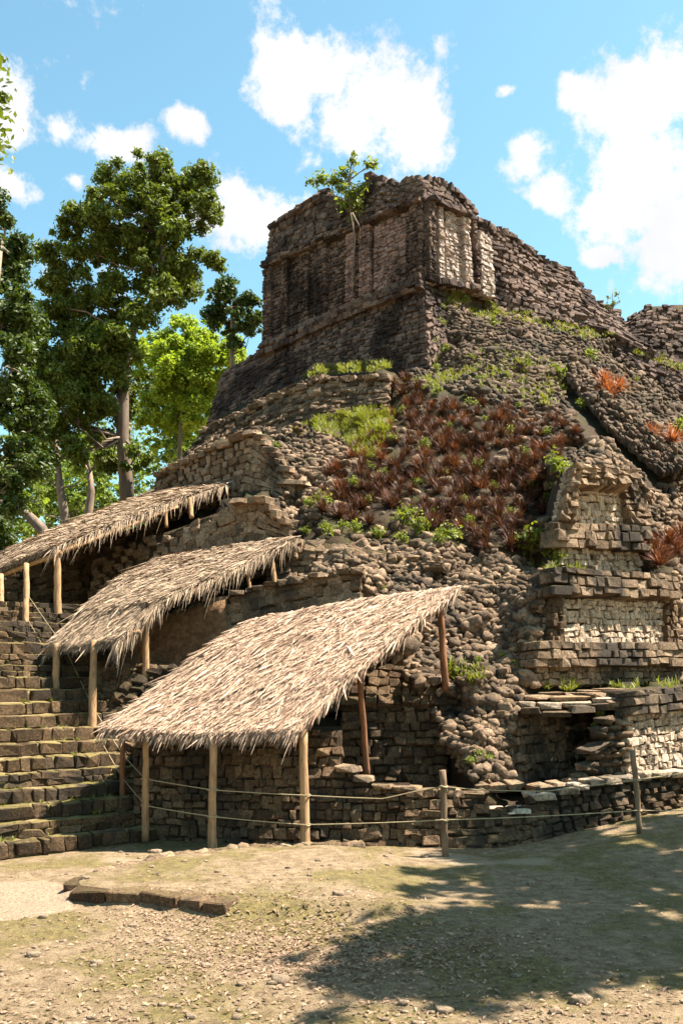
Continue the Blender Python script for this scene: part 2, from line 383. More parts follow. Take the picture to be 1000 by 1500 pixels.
# ---------------------------------------------------------------- ground
def sstep(a, b, x): t = np.clip((x-a)/(b-a), 0, 1); return t*t*(3-2*t)
def vnoise(x, y, s=1., seed=0):
    return (np.sin(x*1.7*s+seed)+np.sin(y*2.1*s+1.3*seed)+np.sin((x+y)*1.1*s+2.1*seed)+np.sin((x*.7-y*1.3)*2.3*s+.7*seed))/4
PLAT = [tuple(W(px, py, CH*F/(py-HZ))[:2]) for px, py in ((104,1322),(108,1296),(180,1284),(255,1268),(365,1250),(500,1249),(640,1262),(640,1350),(345,1344))]
def plat(x, y):
    # distance-softened membership of the low platform
    x = np.atleast_1d(x); y = np.atleast_1d(y); r = np.zeros_like(x, dtype=float)
    P = np.array(PLAT+[PLAT[0]])
    for i in range(len(x)):
        ins = inpoly(x[i], y[i], PLAT); dm = 1e9
        for a, b in zip(P[:-1], P[1:]):
            t = np.clip(((x[i]-a[0])*(b[0]-a[0])+(y[i]-a[1])*(b[1]-a[1]))/((b[0]-a[0])**2+(b[1]-a[1])**2), 0, 1)
            dm = min(dm, math.hypot(x[i]-a[0]-t*(b[0]-a[0]), y[i]-a[1]-t*(b[1]-a[1])))
        fade = 1-sstep(-.2, 1.6, x[i])
        r[i] = (.5+(.5 if ins else -.5)*min(1, dm/.12))*fade
    return r
def gz(x, y):
    x = np.asarray(x, float); y = np.asarray(y, float)
    z = .75*np.tanh(.14*np.maximum(0, x-2.6)**1.2)*sstep(13.5, 18.5, y)+.035*vnoise(x, y, 1.)+.015*vnoise(x, y, 3.1, 4)
    return z*sstep(5, 9, y)
def gzp(x, y): return float(gz(x, y)+.17*plat(np.array([x]), np.array([y]))[0])
def make_ground():
    xs = np.concatenate([-np.geomspace(600, 9, 24), np.linspace(-8.5, 8.5, 160), np.geomspace(9, 600, 24)])
    ys = np.concatenate([[-300, -60, -10, 0, 4, 7], np.linspace(8.5, 19.5, 130), np.geomspace(20, 900, 24)])
    X, Y = np.meshgrid(xs, ys); Z = gz(X, Y)
    nr = (np.abs(X) < 8) & (Y > 8) & (Y < 19); Z[nr] += .17*plat(X[nr], Y[nr])
    Z[(Y > 20)] = -.05
    w = len(xs); idx = np.arange(len(ys)*w).reshape(len(ys), w)
    Q = np.stack([idx[:-1, :-1], idx[:-1, 1:], idx[1:, 1:], idx[1:, :-1]], -1).reshape(-1, 4)
    return mesh_obj('ground', np.stack([X, Y, Z], -1).reshape(-1, 3), Q, 'ground', kind='structure')
make_ground()
def sand_path():
    P = [(-60,1292),(10,1288),(70,1286),(104,1296),(106,1318),(112,1332),(60,1344),(0,1352),(-60,1356)]; G = []
    c = np.mean(P, axis=0); k = 28; ring = []
    q = np.linspace(0, len(P), k*2, endpoint=False)
    for a in q: i = int(a); f = a-i; p = np.array(P[i])*(1-f)+np.array(P[(i+1) % len(P)])*f; ring.append(p)
    V = []
    for r in np.linspace(0, 1, 9)[1:]:
        for p in ring:
            x, y = c+(p-c)*r*(1+.05*math.sin(p[0]*.31)*(r > .9)); w = W(x, y, CH*F/(y-HZ)); V.append([w[0], w[1], float(gz(w[0], w[1]))+.17*plat(np.array([w[0]]), np.array([w[1]]))[0]+.03*(1 if r < .95 else -.5)])
    n = len(ring); Q = [(a*n+i, a*n+(i+1) % n, (a+1)*n+(i+1) % n, (a+1)*n+i) for a in range(7) for i in range(n)]
    wc = W(c[0], c[1], CH*F/(c[1]-HZ)); V.append([wc[0], wc[1], float(gz(wc[0], wc[1]))+.03]); T = [(len(V)-1, (i+1) % n, i) for i in range(n)]
    mesh_obj('path', np.array(V), [np.array(Q), np.array(T)], 'sand', kind='structure')
sand_path()
def gpix(px, py):
    d = CH*F/(py-HZ); p = W(px, py, d); return np.array([p[0], p[1], gzp(p[0], p[1])])

# ---------------------------------------------------------------- masonry walls: definitions
def wall(name, label, cat='wall', at=None, group=None): return thing(name, label, cat, at, group)
front = Patch([[(196,1240,18.3),(330,1247,17.9),(460,1250,17.6),(600,1250,17.45)],[(196,1075,18.7),(330,1070,18.4),(460,1070,18.2),(600,1070,18.1)]], field=False)
FRONT_MASK = [(190,1270),(190,1060),(488,1060),(500,1120),(520,1132),(545,1150),(606,1158),(606,1270)]
low = Patch([[(596,1250,17.45),(660,1250,17.4),(740,1246,17.45),(800,1232,17.75),(900,1206,18.3),(1020,1176,19.3)],[(596,1130,17.75),(660,1130,17.7),(740,1130,17.75),(800,1128,18.0),(900,1125,18.55),(1020,1118,19.6)]], field=False)
LOW_MASK = [(590,1270),(590,1157),(640,1160),(692,1164),(694,1189),(765,1186),(776,1170),(800,1164),(838,1154),(900,1140),(1030,1128),(1030,1270)]
panel_r = Patch([[(917,1165,18.95),(1020,1150,20.6)],[(917,1046,19.25),(1020,1036,20.9)]])
panel_r2 = Patch([[(1020,1150,20.6),(1320,1105,25.6)],[(1020,1012,20.9),(1320,996,25.9)]])
low2 = Patch([[(1020,1176,19.3),(1320,1135,24.6)],[(1020,1128,19.6),(1320,1096,24.9)]], field=False)
panel_rc = Patch([[(915,1048,19.15),(1020,1038,20.8)],[(915,1012,19.25),(1020,1006,20.9)]])
broken = Patch([[(830,1172,18.9),(925,1165,19.0)],[(830,1040,19.2),(925,1040,19.3)]])
BROKEN_MASK = [(834,1180),(838,1160),(852,1140),(858,1118),(868,1102),(872,1078),(884,1056),(930,1046),(930,1180)]
alc_r = Patch([[(735,1160,19.3),(862,1150,20.9)],[(735,1040,19.7),(862,1030,21.3)]])
alc_l = Patch([[(500,1160,20.0),(655,1160,20.2)],[(500,1030,20.5),(655,1030,20.6)]])
alc_lt = Patch([[(500,1034,20.35),(655,1032,20.45)],[(500,965,21.0),(655,985,20.8)]])
p2_plinth = Patch([[(780,1005,20.75),(1012,1000,24.4)],[(784,972,20.85),(1008,972,24.5)]])
p2_mould = Patch([[(770,978,20.6),(1004,976,24.2)],[(775,940,20.7),(996,944,24.2)]])
p2_wall = Patch([[(800,944,21.2),(986,946,24.3)],[(806,866,21.4),(983,876,24.5)]])
p2_corn = Patch([[(797,872,21.05),(986,879,24.2)],[(800,832,21.15),(982,846,24.3)]])
p3_base = Patch([[(815,836,23.4),(938,838,25.6)],[(822,800,23.5),(934,803,25.7)]])
p3_mould = Patch([[(797,803,23.2),(946,808,25.6)],[(806,766,23.3),(942,773,25.6)]])
p3_wall = Patch([[(812,770,23.55),(942,774,25.8)],[(834,684,23.9),(932,696,26.0)]])
wE = Patch([[(180,1085,22.3),(350,1060,22.0),(530,1040,21.6)],[(180,912,22.9),(340,870,22.4),(430,848,22.1),(528,832,21.8)]])
flank = Patch([[(140,1130,20.0),(180,1190,18.9),(222,1238,18.2)],[(140,968,21.9),(190,972,21.4),(260,975,21.0)]])
wD2 = Patch([[(390,856,24.2),(520,842,23.6),(650,835,23.2)],[(395,797,24.7),(440,790,24.4),(520,800,24.0),(650,818,23.4)]])
wD = Patch([[(132,910,27.6),(270,875,26.0),(420,835,24.7)],[(132,815,28.0),(270,770,26.4),(350,736,25.4),(385,728,25.1),(425,765,24.8)]])
wDl = Patch([[(-420,930,29.0),(-60,930,29.0),(230,900,29.4)],[(-420,870,29.4),(-60,856,29.4),(90,805,29.4),(240,760,29.8)]])
wC = Patch([[(215,840,30.9),(330,800,29.5),(428,770,28.3)],[(228,698,31.6),(300,663,30.6),(372,632,29.6),(402,662,29.1),(432,706,28.6)]])
wB = Patch([[(240,700,38.2),(350,655,36.3),(450,628,35.0),(565,618,34.0)],[(296,634,38.9),(400,586,37.0),(470,556,35.8),(572,551,34.8)]])
wA = Patch([[(296,645,45.0),(400,596,43.0),(500,565,41.0),(628,538,39.0)],[(326,548,46.4),(388,508,45.2),(500,457,42.6),(620,412,40.0)]])
wAr = Patch([[(628,538,39.0),(652,505,39.9)],[(620,412,40.0),(648,428,40.9)]])
tL = Patch([[(388,512,45.4),(622,412,40.0)],[(389,388,45.5),(622,290,40.1)]])
tLf = Patch([[(388,390,45.3),(622,292,39.9)],[(396,332,45.7),(440,304,44.6),(480,280,43.7),(505,292,43.0),(540,258,42.2),(585,272,41.1),(618,262,40.3)]])
tR = Patch([[(622,414,40.0),(700,432,41.9)],[(622,290,40.1),(690,320,41.9)]])
pier = Patch([[(702,434,41.7),(721,438,42.2)],[(697,342,41.8),(715,350,42.3)]])
tRf = Patch([[(620,292,39.9),(694,325,41.9)],[(618,262,40.3),(648,270,41.0),(690,308,42.2)]])
ruin = Patch([[(700,445,42.9),(800,470,43.4),(880,480,44.0),(960,520,43.5)],[(694,322,43.3),(740,342,44.3),(792,382,45.6),(832,398,46.0),(866,440,46.2),(905,458,46.2)]])
knoll = Patch([[(900,520,43.5),(1020,592,42.4)],[(912,474,45.0),(948,448,45.6),(1020,444,45.6)]])
knoll2 = Patch([[(1020,592,42.4),(1420,690,40.5)],[(1020,444,45.6),(1180,436,46.5),(1420,500,47)]])
ridge = Patch([[(829,558,35.6),(888,632,31.8),(966,702,28.6)],[(838,530,37.0),(905,602,32.6),(1010,692,28.6)]])

# distance field of the mound: from the walls and a few hand-placed points on the slopes
CTRL = [(500,850,23.2),(640,825,23.4),(720,815,23.6),(800,845,23.2),(560,960,20.9),(600,1000,20.5),(640,1005,20.3),(780,1000,20.6),(700,920,22.0),(650,900,22.2),(560,900,22.2),
 (700,1005,20.2),(690,1080,19.3),(700,1140,18.7),(640,1060,19.8),(745,1050,19.6),(740,1140,19.0),(760,1020,20.3),(900,1010,22.2),
 (600,1156,18.2),(560,1148,18.6),(600,1140,19.6),(720,1175,18.4),(800,1158,18.6),(820,1148,19.6),(700,1164,18.4),(640,1156,18.3),
 (460,760,25.8),(560,775,25.3),(700,805,24.6),(790,825,24.2),(600,690,28.5),(700,650,30.2),(840,650,30.5),(800,740,27.0),(560,630,31.2),(620,575,34.2),(470,650,31.0),(450,700,28.8),
 (520,720,27.5),(650,750,26.5),(740,700,28.3),(700,580,33.5),(800,600,33.0),(760,540,36.0),(680,530,38.0),(600,545,36.0),
 (660,470,40.6),(720,450,42.0),(700,500,39.0),(760,490,39.6),(850,505,39.5),(900,490,42.8),(950,545,40.5),(1010,570,40.0),(900,560,37.0),(960,600,35.5),(1010,640,33.5),(940,640,33.0),(900,680,28.6),(960,690,29.4),
 (1010,720,29.2),(960,760,27.6),(975,810,26.6),(1010,830,26.8),(880,675,27.4),(1005,900,25.2),(840,640,30.0),
 (410,660,30.4),(440,620,32.5),(520,620,32.6),(500,690,29.0),(430,790,25.4),(400,720,26.9),(1020,1000,25.2),(1200,700,36.0),(1420,760,37.5),(1200,820,31.0),(1420,860,34.5),(1200,990,28.3),(1420,1000,31.0),(1200,910,29.6),(1120,760,31.5)]
_c = [list(c) for c in CTRL]
for p in PATCHES:
    w, h = p.size()
    for u in np.linspace(.02, .98, max(3, int(w/1.2))):
        for t in np.linspace(.06, .94, max(2, int(h/.9))):
            q = p.at(u, t); x, y = proj(q); _c.append([x, y, q[1]+.32])
_c = np.array(_c)
def D(px, py):
    dx = (_c[:, 0]-px)/40; dy = (_c[:, 1]-py)/40; w = (dx*dx+dy*dy+.06)**-2.4; w /= w.sum()
    a, b = w @ dx, w @ dy; c = w @ _c[:, 2]; ex, ey, ed = dx-a, dy-b, _c[:, 2]-c
    sxx, syy, sxy = w @ (ex*ex)+.12, w @ (ey*ey)+.12, w @ (ex*ey); sxd, syd = w @ (ex*ed), w @ (ey*ed); q = sxx*syy-sxy*sxy
    return float(c-a*(sxd*syy-syd*sxy)/q-b*(syd*sxx-sxd*sxy)/q)
OUTL = [(205,740),(228,700),(300,664),(244,700),(296,636),(326,550),(388,510),(400,400),(480,350),(620,330),(690,330),(740,350),(790,390),(832,405),(866,445),(905,470),(948,455),(1030,452),(1180,445),(1420,510),(1420,1085),(1060,1120),
        (900,1146),(838,1158),(790,1166),(765,1190),(694,1193),(692,1166),(560,1158),(500,1130),(480,1075),(200,1090),(150,1130),(135,960),(60,930),(-60,930),(-60,790),(130,800),(210,775)]
def wall_depth():
    """nearest wall distance on a coarse photo grid, so that the mound stays behind the masonry"""
    Z = {}
    for p in PATCHES:
        w, h = p.size(); nu, nt = int(w/.1)+2, int(h/.1)+2
        for u in np.linspace(0, 1, nu):
            for t in np.linspace(0, 1, nt):
                q = p.at(u, t); x, y = proj(q); k = (int(x//6), int(y//6)); Z[k] = min(Z.get(k, 99), q[1])
    return Z
WD = wall_depth()
def make_mound():
    st = 9; xs = np.arange(-70, 1425, st); ys = np.arange(320, 1200, st); idx = -np.ones((len(ys), len(xs)), int); V = []; Q = []
    for j, y in enumerate(ys):
        for i, x in enumerate(xs):
            if inpoly(x, y, OUTL):
                d = D(x, y); dd = [WD[kk] for kk in ((int(x//6)+a, int(y//6)+b) for a in (-1, 0, 1) for b in (-1, 0, 1)) if kk in WD]; d = max(d, min(max(dd), min(dd)+2.5)+.22) if dd else d; idx[j, i] = len(V); p = W(x, y, d); V.append(p)
    n = len(V); V = np.array(V); B = V+np.array([0, 5.0, -1.0])
    for j in range(len(ys)-1):
        for i in range(len(xs)-1):
            q = [idx[j, i], idx[j+1, i], idx[j+1, i+1], idx[j, i+1]]
            if min(q) >= 0: Q.append(q)
    ed = {}
    for q in Q:
        for a, b in zip(q, q[1:]+q[:1]):
            if (b, a) in ed: ed.pop((b, a))
            else: ed[(a, b)] = 1
    Q += [[b, a, a+n, b+n] for (a, b) in ed]
    return mesh_obj('pyramid_mound', np.concatenate([V, B]), np.array(Q), 'soil', kind='structure')
make_mound()
def fframe(px, py, off=0.):
    """point and frame on the mound at a photo position"""
    e = 7.
    p = W(px, py, D(px, py)); x = W(px+e, py, D(px+e, py))-W(px-e, py, D(px-e, py)); y = W(px, py-e, D(px, py-e))-W(px, py+e, D(px, py+e))
    x /= np.linalg.norm(x); n = np.cross(x, y); n /= np.linalg.norm(n)+1e-9
    if n @ (CAMP-p) < 0: n = -n
    return p+n*off, np.stack([x, np.cross(n, x), n], 1)

# ---------------------------------------------------------------- stairway
U = np.array([.763, .646, 0]); Vv = np.array([-.646, .763, 0]); B0 = W(0, 1258, 16.3); B0[2] = 0
RISE, TREAD, NSTEP = .25, .345, 19
def stair_pt(k, px):
    """point on the nosing line of step k on the picture column px"""
    o = B0+Vv*TREAD*k; r = (px-500)/F                       # o.x+u.x s = r (o.y+u.y s)
    s = (r*o[1]-o[0])/(U[0]-r*U[1]); return o+U*s, s
st_thing = thing('stairway', 'broad mossy stone stairway climbing beside the thatched shelters', 'stairs', (B0[0], B0[1], 0))
for k in range(NSTEP):
    z0, z1 = RISE*k, RISE*(k+1)
    rp = 222-7.0*k if k <= 10 else 152-1.5*(k-10)
    _, sr = stair_pt(k, rp); sl_ = -5.5
    o = B0+Vv*TREAD*k
    # tread body with an uneven top
    nx = 44; Vt = []
    for i in range(nx+1):
        s = sl_+(sr+.25-sl_)*i/nx; b = o+U*s
        for (dv, zz) in ((.05, z0-.3), (.05, z1-.03), (.22, z1-.012), (TREAD+.12, z1+.01), (TREAD+.12, z0-.3)):
            Vt.append(b+Vv*dv+np.array([0, 0, zz+(rng.normal(0, .012) if zz > z0 else 0)]))
    Q = [(i*5+a, i*5+(a+1) % 5, (i+1)*5+(a+1) % 5, (i+1)*5+a) for i in range(nx) for a in range(5)]
    stp = mesh_obj('step', np.array(Vt), np.array(Q), 'tread', st_thing)
    R = np.stack([U, np.array([0, 0, 1.]), -Vv], 1); ss = []
    two = rng.random() < .3                                 # some risers show two courses
    for hb, he in (((0, .5), (.5, 1)) if two else ((0, 1),)):
        s = sl_
        while s < sr+.1:
            w = .30*math.exp(rng.normal(0, .38))
            sag = .008*math.sin(s*2+k)
            c = o+U*(s+w/2)-Vv*(-.10+rng.normal(0, .02))+np.array([0, 0, z0+RISE*(hb+he)/2+sag])
            ca = rng.normal(0, .05); R2 = R @ np.array([[math.cos(ca), -math.sin(ca), 0], [math.sin(ca), math.cos(ca), 0], [0, 0, 1]])
            ss.append((c, R2, (w-.012, RISE*(he-hb)*rng.uniform(.93, 1.03), .24*rng.uniform(.85, 1.25)), 'worn' if rng.random() < .25 else 'block', int(rng.integers(16)), 'step')); s += w
    emit(st_thing and stp, ss, 14, 8)
# landing behind the top step
land = [B0+Vv*TREAD*NSTEP+U*s+Vv*e+np.array([0, 0, z]) for z in (RISE*NSTEP-.6, RISE*NSTEP-.02) for (s, e) in ((-5.5, 0), (5.5, 0), (5.5, 8), (-5.5, 8))]
mesh_obj('landing', land, np.array([(4,5,6,7),(0,1,5,4),(1,2,6,5),(2,3,7,6),(3,0,4,7)]), 'tread', st_thing)

# ---------------------------------------------------------------- masonry walls: stones
def mason(name, label, parts, at=None, cat='wall', maxo=300, minpx=9, extra=()):
    """parts: list of (patch, dict(courses), dict(backing) or None)"""
    p0 = parts[0][0]; base = p0.at(.5, 0) if at is None else at
    t = thing(name, label, cat, base); S = []
    for p, c, b in parts:
        if b is not None: p.backing(t, **{**dict(mask=c.get('mask')), **b})
        S += p.courses(**c)
    for e in extra: S += e
    emit(t, S, maxo, minpx); return t
B_ = dict()
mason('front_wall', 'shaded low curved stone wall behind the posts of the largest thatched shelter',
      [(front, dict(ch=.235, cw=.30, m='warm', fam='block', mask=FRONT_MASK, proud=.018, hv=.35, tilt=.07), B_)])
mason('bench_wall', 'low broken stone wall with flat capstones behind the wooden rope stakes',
      [(low, dict(ch=.19, cw=.30, m='warm', fam='block', mask=LOW_MASK, proud=.02, hv=.35, tilt=.08), B_), (low2, dict(ch=.19, cw=.30, m='warm', tilt=.08), B_)])
def caps(pts, m='tan', h=.17, w=.55, d=.6):
    """a row of big flat capstones along photo points lying on a wall top"""
    out = []; P = np.array([W(*p) for p in pts]); seg = np.linalg.norm(np.diff(P, axis=0), axis=1); cs = np.concatenate([[0], np.cumsum(seg)]); s = 0
    while s < cs[-1]:
        ww = w*math.exp(rng.normal(0, .3)); q = min(s+ww/2, cs[-1]); c = np.array([np.interp(q, cs, P[:, a]) for a in range(3)])
        q2 = min(q+.1, cs[-1]); t = np.array([np.interp(q2, cs, P[:, a])-np.interp(q2-.2, cs, P[:, a]) for a in range(3)]); t[2] *= .12; t /= np.linalg.norm(t)
        n = np.cross(t, (0, 0, 1)); n /= np.linalg.norm(n); up = np.cross(n, t)
        out.append((c+np.array([0, d*.3, rng.normal(0, .015)]), np.stack([t, up, n], 1), (ww-.02, h*rng.uniform(.8, 1.2), d*rng.uniform(.8, 1.2)), 'worn', int(rng.integers(16)), m)); s += ww
    return out
CAPF = 'worn'
t = thing('capstone_row', 'pale weathered capstones along the broken top of the low wall', 'stones', W(700, 1190, 17.7))
emit(t, caps([(498,1118,17.9),(545,1150,17.75),(600,1158,17.7),(640,1160,17.68),(688,1166,17.68)], 'tan', .11, .42, .45)+caps([(694,1190,17.7),(765,1187,17.7)], 'pale', .11, .42, .5)
     +caps([(770,1170,17.8),(838,1157,18.0)], 'pale', .12, .4, .5)+caps([(838,1156,18.1),(900,1142,18.45),(1020,1128,19.4)], 'pale', .12, .4, .4)+caps([(692,1160,18.5),(755,1150,18.6)], 'tan', .16, .35), 60)
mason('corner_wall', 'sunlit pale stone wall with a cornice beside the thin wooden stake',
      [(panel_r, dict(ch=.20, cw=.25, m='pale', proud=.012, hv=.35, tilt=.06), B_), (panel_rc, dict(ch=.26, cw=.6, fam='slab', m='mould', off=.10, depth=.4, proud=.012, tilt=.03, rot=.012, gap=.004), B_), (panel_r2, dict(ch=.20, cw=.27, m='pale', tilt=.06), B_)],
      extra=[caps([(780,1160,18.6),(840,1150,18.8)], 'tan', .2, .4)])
mason('broken_wall', 'crumbling wall end stepping down beside the dark alcove',
      [(broken, dict(ch=.19, cw=.34, fam='round', m='tan', mask=BROKEN_MASK, proud=.06, depth=.35), dict(mask=BROKEN_MASK))],
      extra=[caps([(840,1158,18.7),(856,1128,18.8),(868,1102,18.9),(876,1074,19.0),(890,1052,19.1)], 'tan', .14, .24, .4)])
mason('alcove_wall', 'dressed stone side wall inside the dark alcove next to the rubble pier',
      [(alc_r, dict(ch=.26, cw=.30, m='tan', proud=.03), dict(back=.6))])
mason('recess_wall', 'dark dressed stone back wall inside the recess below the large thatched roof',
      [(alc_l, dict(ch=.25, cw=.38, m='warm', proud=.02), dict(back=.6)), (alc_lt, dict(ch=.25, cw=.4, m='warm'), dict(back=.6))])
# slab roofing the alcove
sb = thing('alcove_lintel', 'long pale flat stone ledge roofing the dark alcove', 'ledge', W(840, 1050, 19.6))
emit(sb, caps([(762,1040,19.55),(812,1046,19.4),(908,1032,19.4)], 'tan', .13, .42, .5)+caps([(760,1032,19.95),(820,1034,19.85),(915,1024,19.85)], 'pale', .12, .5, .6)+caps([(762,1024,20.4),(840,1024,20.35),(920,1016,20.5)], 'tan', .12, .5, .7)+caps([(762,1018,20.9),(840,1017,20.9),(922,1012,21.2)], 'tan', .12, .5, .7), 80)

mason('panelled_wall', 'sunlit stone wall with a pale framed panel, cornice and double base moulding',
      [(p2_wall, dict(ch=.2, cw=.26, m='pale', off=.0, proud=.01, hv=.35, tilt=.05), B_),
       (p2_plinth, dict(ch=.2, cw=.3, m='tan', proud=.015, tilt=.06), B_), (p2_mould, dict(ch=.30, cw=.62, fam='slab', m='mould', off=.14, depth=.45, proud=.01, tilt=.025, rot=.012, gap=.004), B_),
       (p2_corn, dict(ch=.30, cw=.62, fam='slab', m='mould', off=.14, depth=.45, proud=.01, tilt=.025, rot=.012, gap=.004), B_),
       (Patch([[(800,944,21.1),(817,944,21.4)],[(806,866,21.3),(821,868,21.6)]]), dict(ch=.22, cw=.3, m='warm', off=.1), None),
       (Patch([[(970,946,23.95),(986,946,24.2)],[(968,875,24.15),(983,876,24.4)]]), dict(ch=.25, cw=.25, m='warm', off=.1), None)], at=W(890, 1004, 20.9))
mason('small_tower', 'small square masonry block with a recessed panel above the panelled wall',
      [(p3_wall, dict(ch=.21, cw=.30, m='pale', proud=.015, hv=.35, tilt=.06), B_), (p3_base, dict(ch=.2, cw=.26, m='pale'), B_),
       (p3_mould, dict(ch=.26, cw=.55, fam='slab', m='mould', off=.16, depth=.45, proud=.012, tilt=.03, rot=.012, gap=.004), B_),
       (Patch([[(812,770,23.45),(838,770,23.5)],[(834,684,23.8),(846,686,23.85)]]), dict(ch=.22, cw=.4, m='tan', off=.2, depth=.45, proud=.02, tilt=.06), None),
       (Patch([[(910,773,25.2),(942,774,25.75)],[(898,692,25.4),(932,696,25.95)]]), dict(ch=.22, cw=.4, m='tan', off=.22, depth=.45, proud=.02, tilt=.06), None),
       (Patch([[(834,715,23.75),(908,722,25.1)],[(834,684,23.85),(908,692,25.4)]]), dict(ch=.22, cw=.5, m='tan', off=.24, depth=.5, proud=.02, tilt=.05), None)], at=W(875, 834, 23.6))
mason('terrace_wall', 'brown block wall with a smooth stuccoed end below the middle thatched roof',
      [(wE, dict(ch=.3, cw=.5, m='tan', proud=.01, tilt=.05), B_)], extra=[caps([(338,872,22.3),(430,849,22.0),(525,834,21.7)], 'tan', .13, .3, .4)])
# stucco skin over the left end of that wall
stu = Patch([[(184,1080,22.1),(340,1055,21.75)],[(184,915,22.7),(330,878,22.2)]], field=False)
q_ = thing('stucco_facing', 'smooth brown old stucco facing in shade behind the middle shelter post', 'stucco', stu.at(.5, 0)); stu.backing(q_, 'plaster', 0., .3, .1, name='plaster_skin', res=.2, bumpy=.015)
stu2 = Patch([[(134,905,27.3),(210,885,26.4)],[(134,868,27.5),(205,850,26.6)]], field=False)
q_ = thing('stucco_ledge', 'brown stucco ledge at the foot of the wall under the uppermost thatched roof', 'stucco', stu2.at(.5, 0)); stu2.backing(q_, 'plaster', .15, .5, .1, name='plaster_skin', res=.2, bumpy=.015)
mason('stair_flank', 'rough stone flank beside the stairway between the two larger thatched roofs',
      [(flank, dict(ch=.20, cw=.40, fam='worn', m='warm', proud=.05), B_)])
mason('retaining_wall', 'ragged low wall running from the middle thatched roof towards the bromeliads',
      [(wD2, dict(ch=.22, cw=.36, m='tan', proud=.04, rag=.3, fam='worn'), B_)])
mason('terrace_wall', 'coursed brown wall directly below the eave of the uppermost thatched roof',
      [(wD, dict(ch=.26, cw=.42, m='tan', proud=.012, tilt=.05, rag=.2), B_)], extra=[caps([(345,738,25.3),(385,730,25.0),(424,768,24.6)], 'tan', .2, .4)])
mason('back_wall', 'dark shaded wall at the head of the stairway behind the slender shelter posts',
      [(wDl, dict(ch=.24, cw=.4, m='warm', proud=.03), B_)])
mason('terrace_wall', 'tan block wall with a slanting top just above the uppermost thatched roof',
      [(wC, dict(ch=.24, cw=.38, m='tan', proud=.015, tilt=.06, rag=.25), B_)], extra=[caps([(228,698,31.5),(300,663,30.5),(372,632,29.5),(402,662,29.0),(432,706,28.5)], 'tan', .18, .32, .4)])
mason('terrace_wall', 'rough wall topped by a bright grass ledge below the temple base',
      [(wB, dict(ch=.21, cw=.30, m='rubble', fam='worn', proud=.03, rag=.2), B_)], minpx=11, extra=[caps([(296,634,38.8),(400,586,36.9),(470,556,35.7),(572,551,34.7)], 'rubble', .2, .32, .5), caps([(300,630,39.6),(400,582,37.7),(470,552,36.5)], 'rubble', .2, .32, .5)])
bandA = Patch([[(380,528,45.0),(500,472,42.5),(622,424,39.8)],[(386,508,45.0),(500,455,42.4),(620,410,39.8)]])
mason('foundation_wall', 'tall blackened stone wall carrying the temple',
      [(wA, dict(ch=.17, cw=.32, m='dark', proud=.02, gap=.02, tilt=.07), B_), (wAr, dict(ch=.17, cw=.32, m='dark', proud=.04), B_), (bandA, dict(ch=.22, cw=.42, m='dark', off=.2, depth=.45, proud=.02, tilt=.05), None)], minpx=11)

# temple building
def sub(p, u0, u1, t0, t1, off=0.):
    q = Patch.__new__(Patch); q.R = np.array([[p.at(u, t) for u in (u0, (u0+u1)/2, u1)] for t in (t0, t1)]); q.m, q.n = 2, 3
    return q
def temple():
    t = thing('temple', 'ruined blackened stone temple with pale pilasters crowning the pyramid', 'temple', W(622, 412, 40.2))
    N0, Fa, Ra = W(622,412,40.3), W(390,512,45.7), W(718,434,42.6); Bk = Fa+Ra-N0
    tops = [W(620,275,40.6), W(402,338,46.0), W(402,338,46.0)+W(688,318,42.6)-W(620,275,40.6), W(688,318,42.6)]
    V = np.array([N0, Fa, Bk, Ra]+tops); V[:4, 2] -= 1.
    mesh_obj('core', V, np.array([(0,1,5,4),(1,2,6,5),(2,3,7,6),(3,0,4,7),(4,5,6,7)]), 'mortar', t, smooth=False)
    S = []
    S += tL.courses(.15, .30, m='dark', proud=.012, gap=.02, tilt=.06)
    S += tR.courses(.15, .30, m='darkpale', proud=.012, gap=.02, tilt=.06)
    S += tLf.courses(.20, .30, m='dark', proud=.035, fam='worn', rag=.35, tilt=.08); tLf.backing(t, back=.7)
    S += tRf.courses(.20, .30, m='dark', proud=.035, fam='worn', rag=.35, tilt=.08); tRf.backing(t, back=.7)
    # base and medial mouldings
    for p, a in ((tL, 0), (tR, 1)):
        S += sub(p, 0, 1, -.0, .08).courses(.2, .4, m='dark', off=.24, depth=.5, proud=.015, tilt=.04)
        S += sub(p, 0, 1, .93, 1.).courses(.17, .4, m='dark', off=.28, depth=.55, proud=.015, tilt=.04)
    S += sub(tLf, 0, .30, .86, 1.).courses(.17, .4, m='dark', off=.12, depth=.4)
    # pilasters and panels on the stair side
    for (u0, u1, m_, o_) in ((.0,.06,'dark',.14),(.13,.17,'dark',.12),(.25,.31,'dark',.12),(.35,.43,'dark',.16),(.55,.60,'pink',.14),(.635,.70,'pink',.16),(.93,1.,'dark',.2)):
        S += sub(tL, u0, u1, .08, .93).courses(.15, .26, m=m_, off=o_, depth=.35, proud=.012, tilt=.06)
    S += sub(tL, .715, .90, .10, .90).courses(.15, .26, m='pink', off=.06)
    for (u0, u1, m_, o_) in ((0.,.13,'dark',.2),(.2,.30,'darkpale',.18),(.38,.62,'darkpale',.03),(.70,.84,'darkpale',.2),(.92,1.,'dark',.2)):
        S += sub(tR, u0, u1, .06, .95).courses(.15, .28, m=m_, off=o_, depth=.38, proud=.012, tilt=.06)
    S += pier.courses(.17, .3, m='darkpale', off=.12, depth=.4, proud=.012, tilt=.06); pier.backing(t, back=1.2)
    S += caps([(400,334,45.7),(440,306,44.7),(478,282,43.9)], 'dark', .25, .4)+caps([(540,258,42.4),(588,271,41.3),(618,261,40.5),(650,270,41.2),(690,306,42.3)], 'dark', .28, .35)
    emit(t, S, 300, 10)
temple()
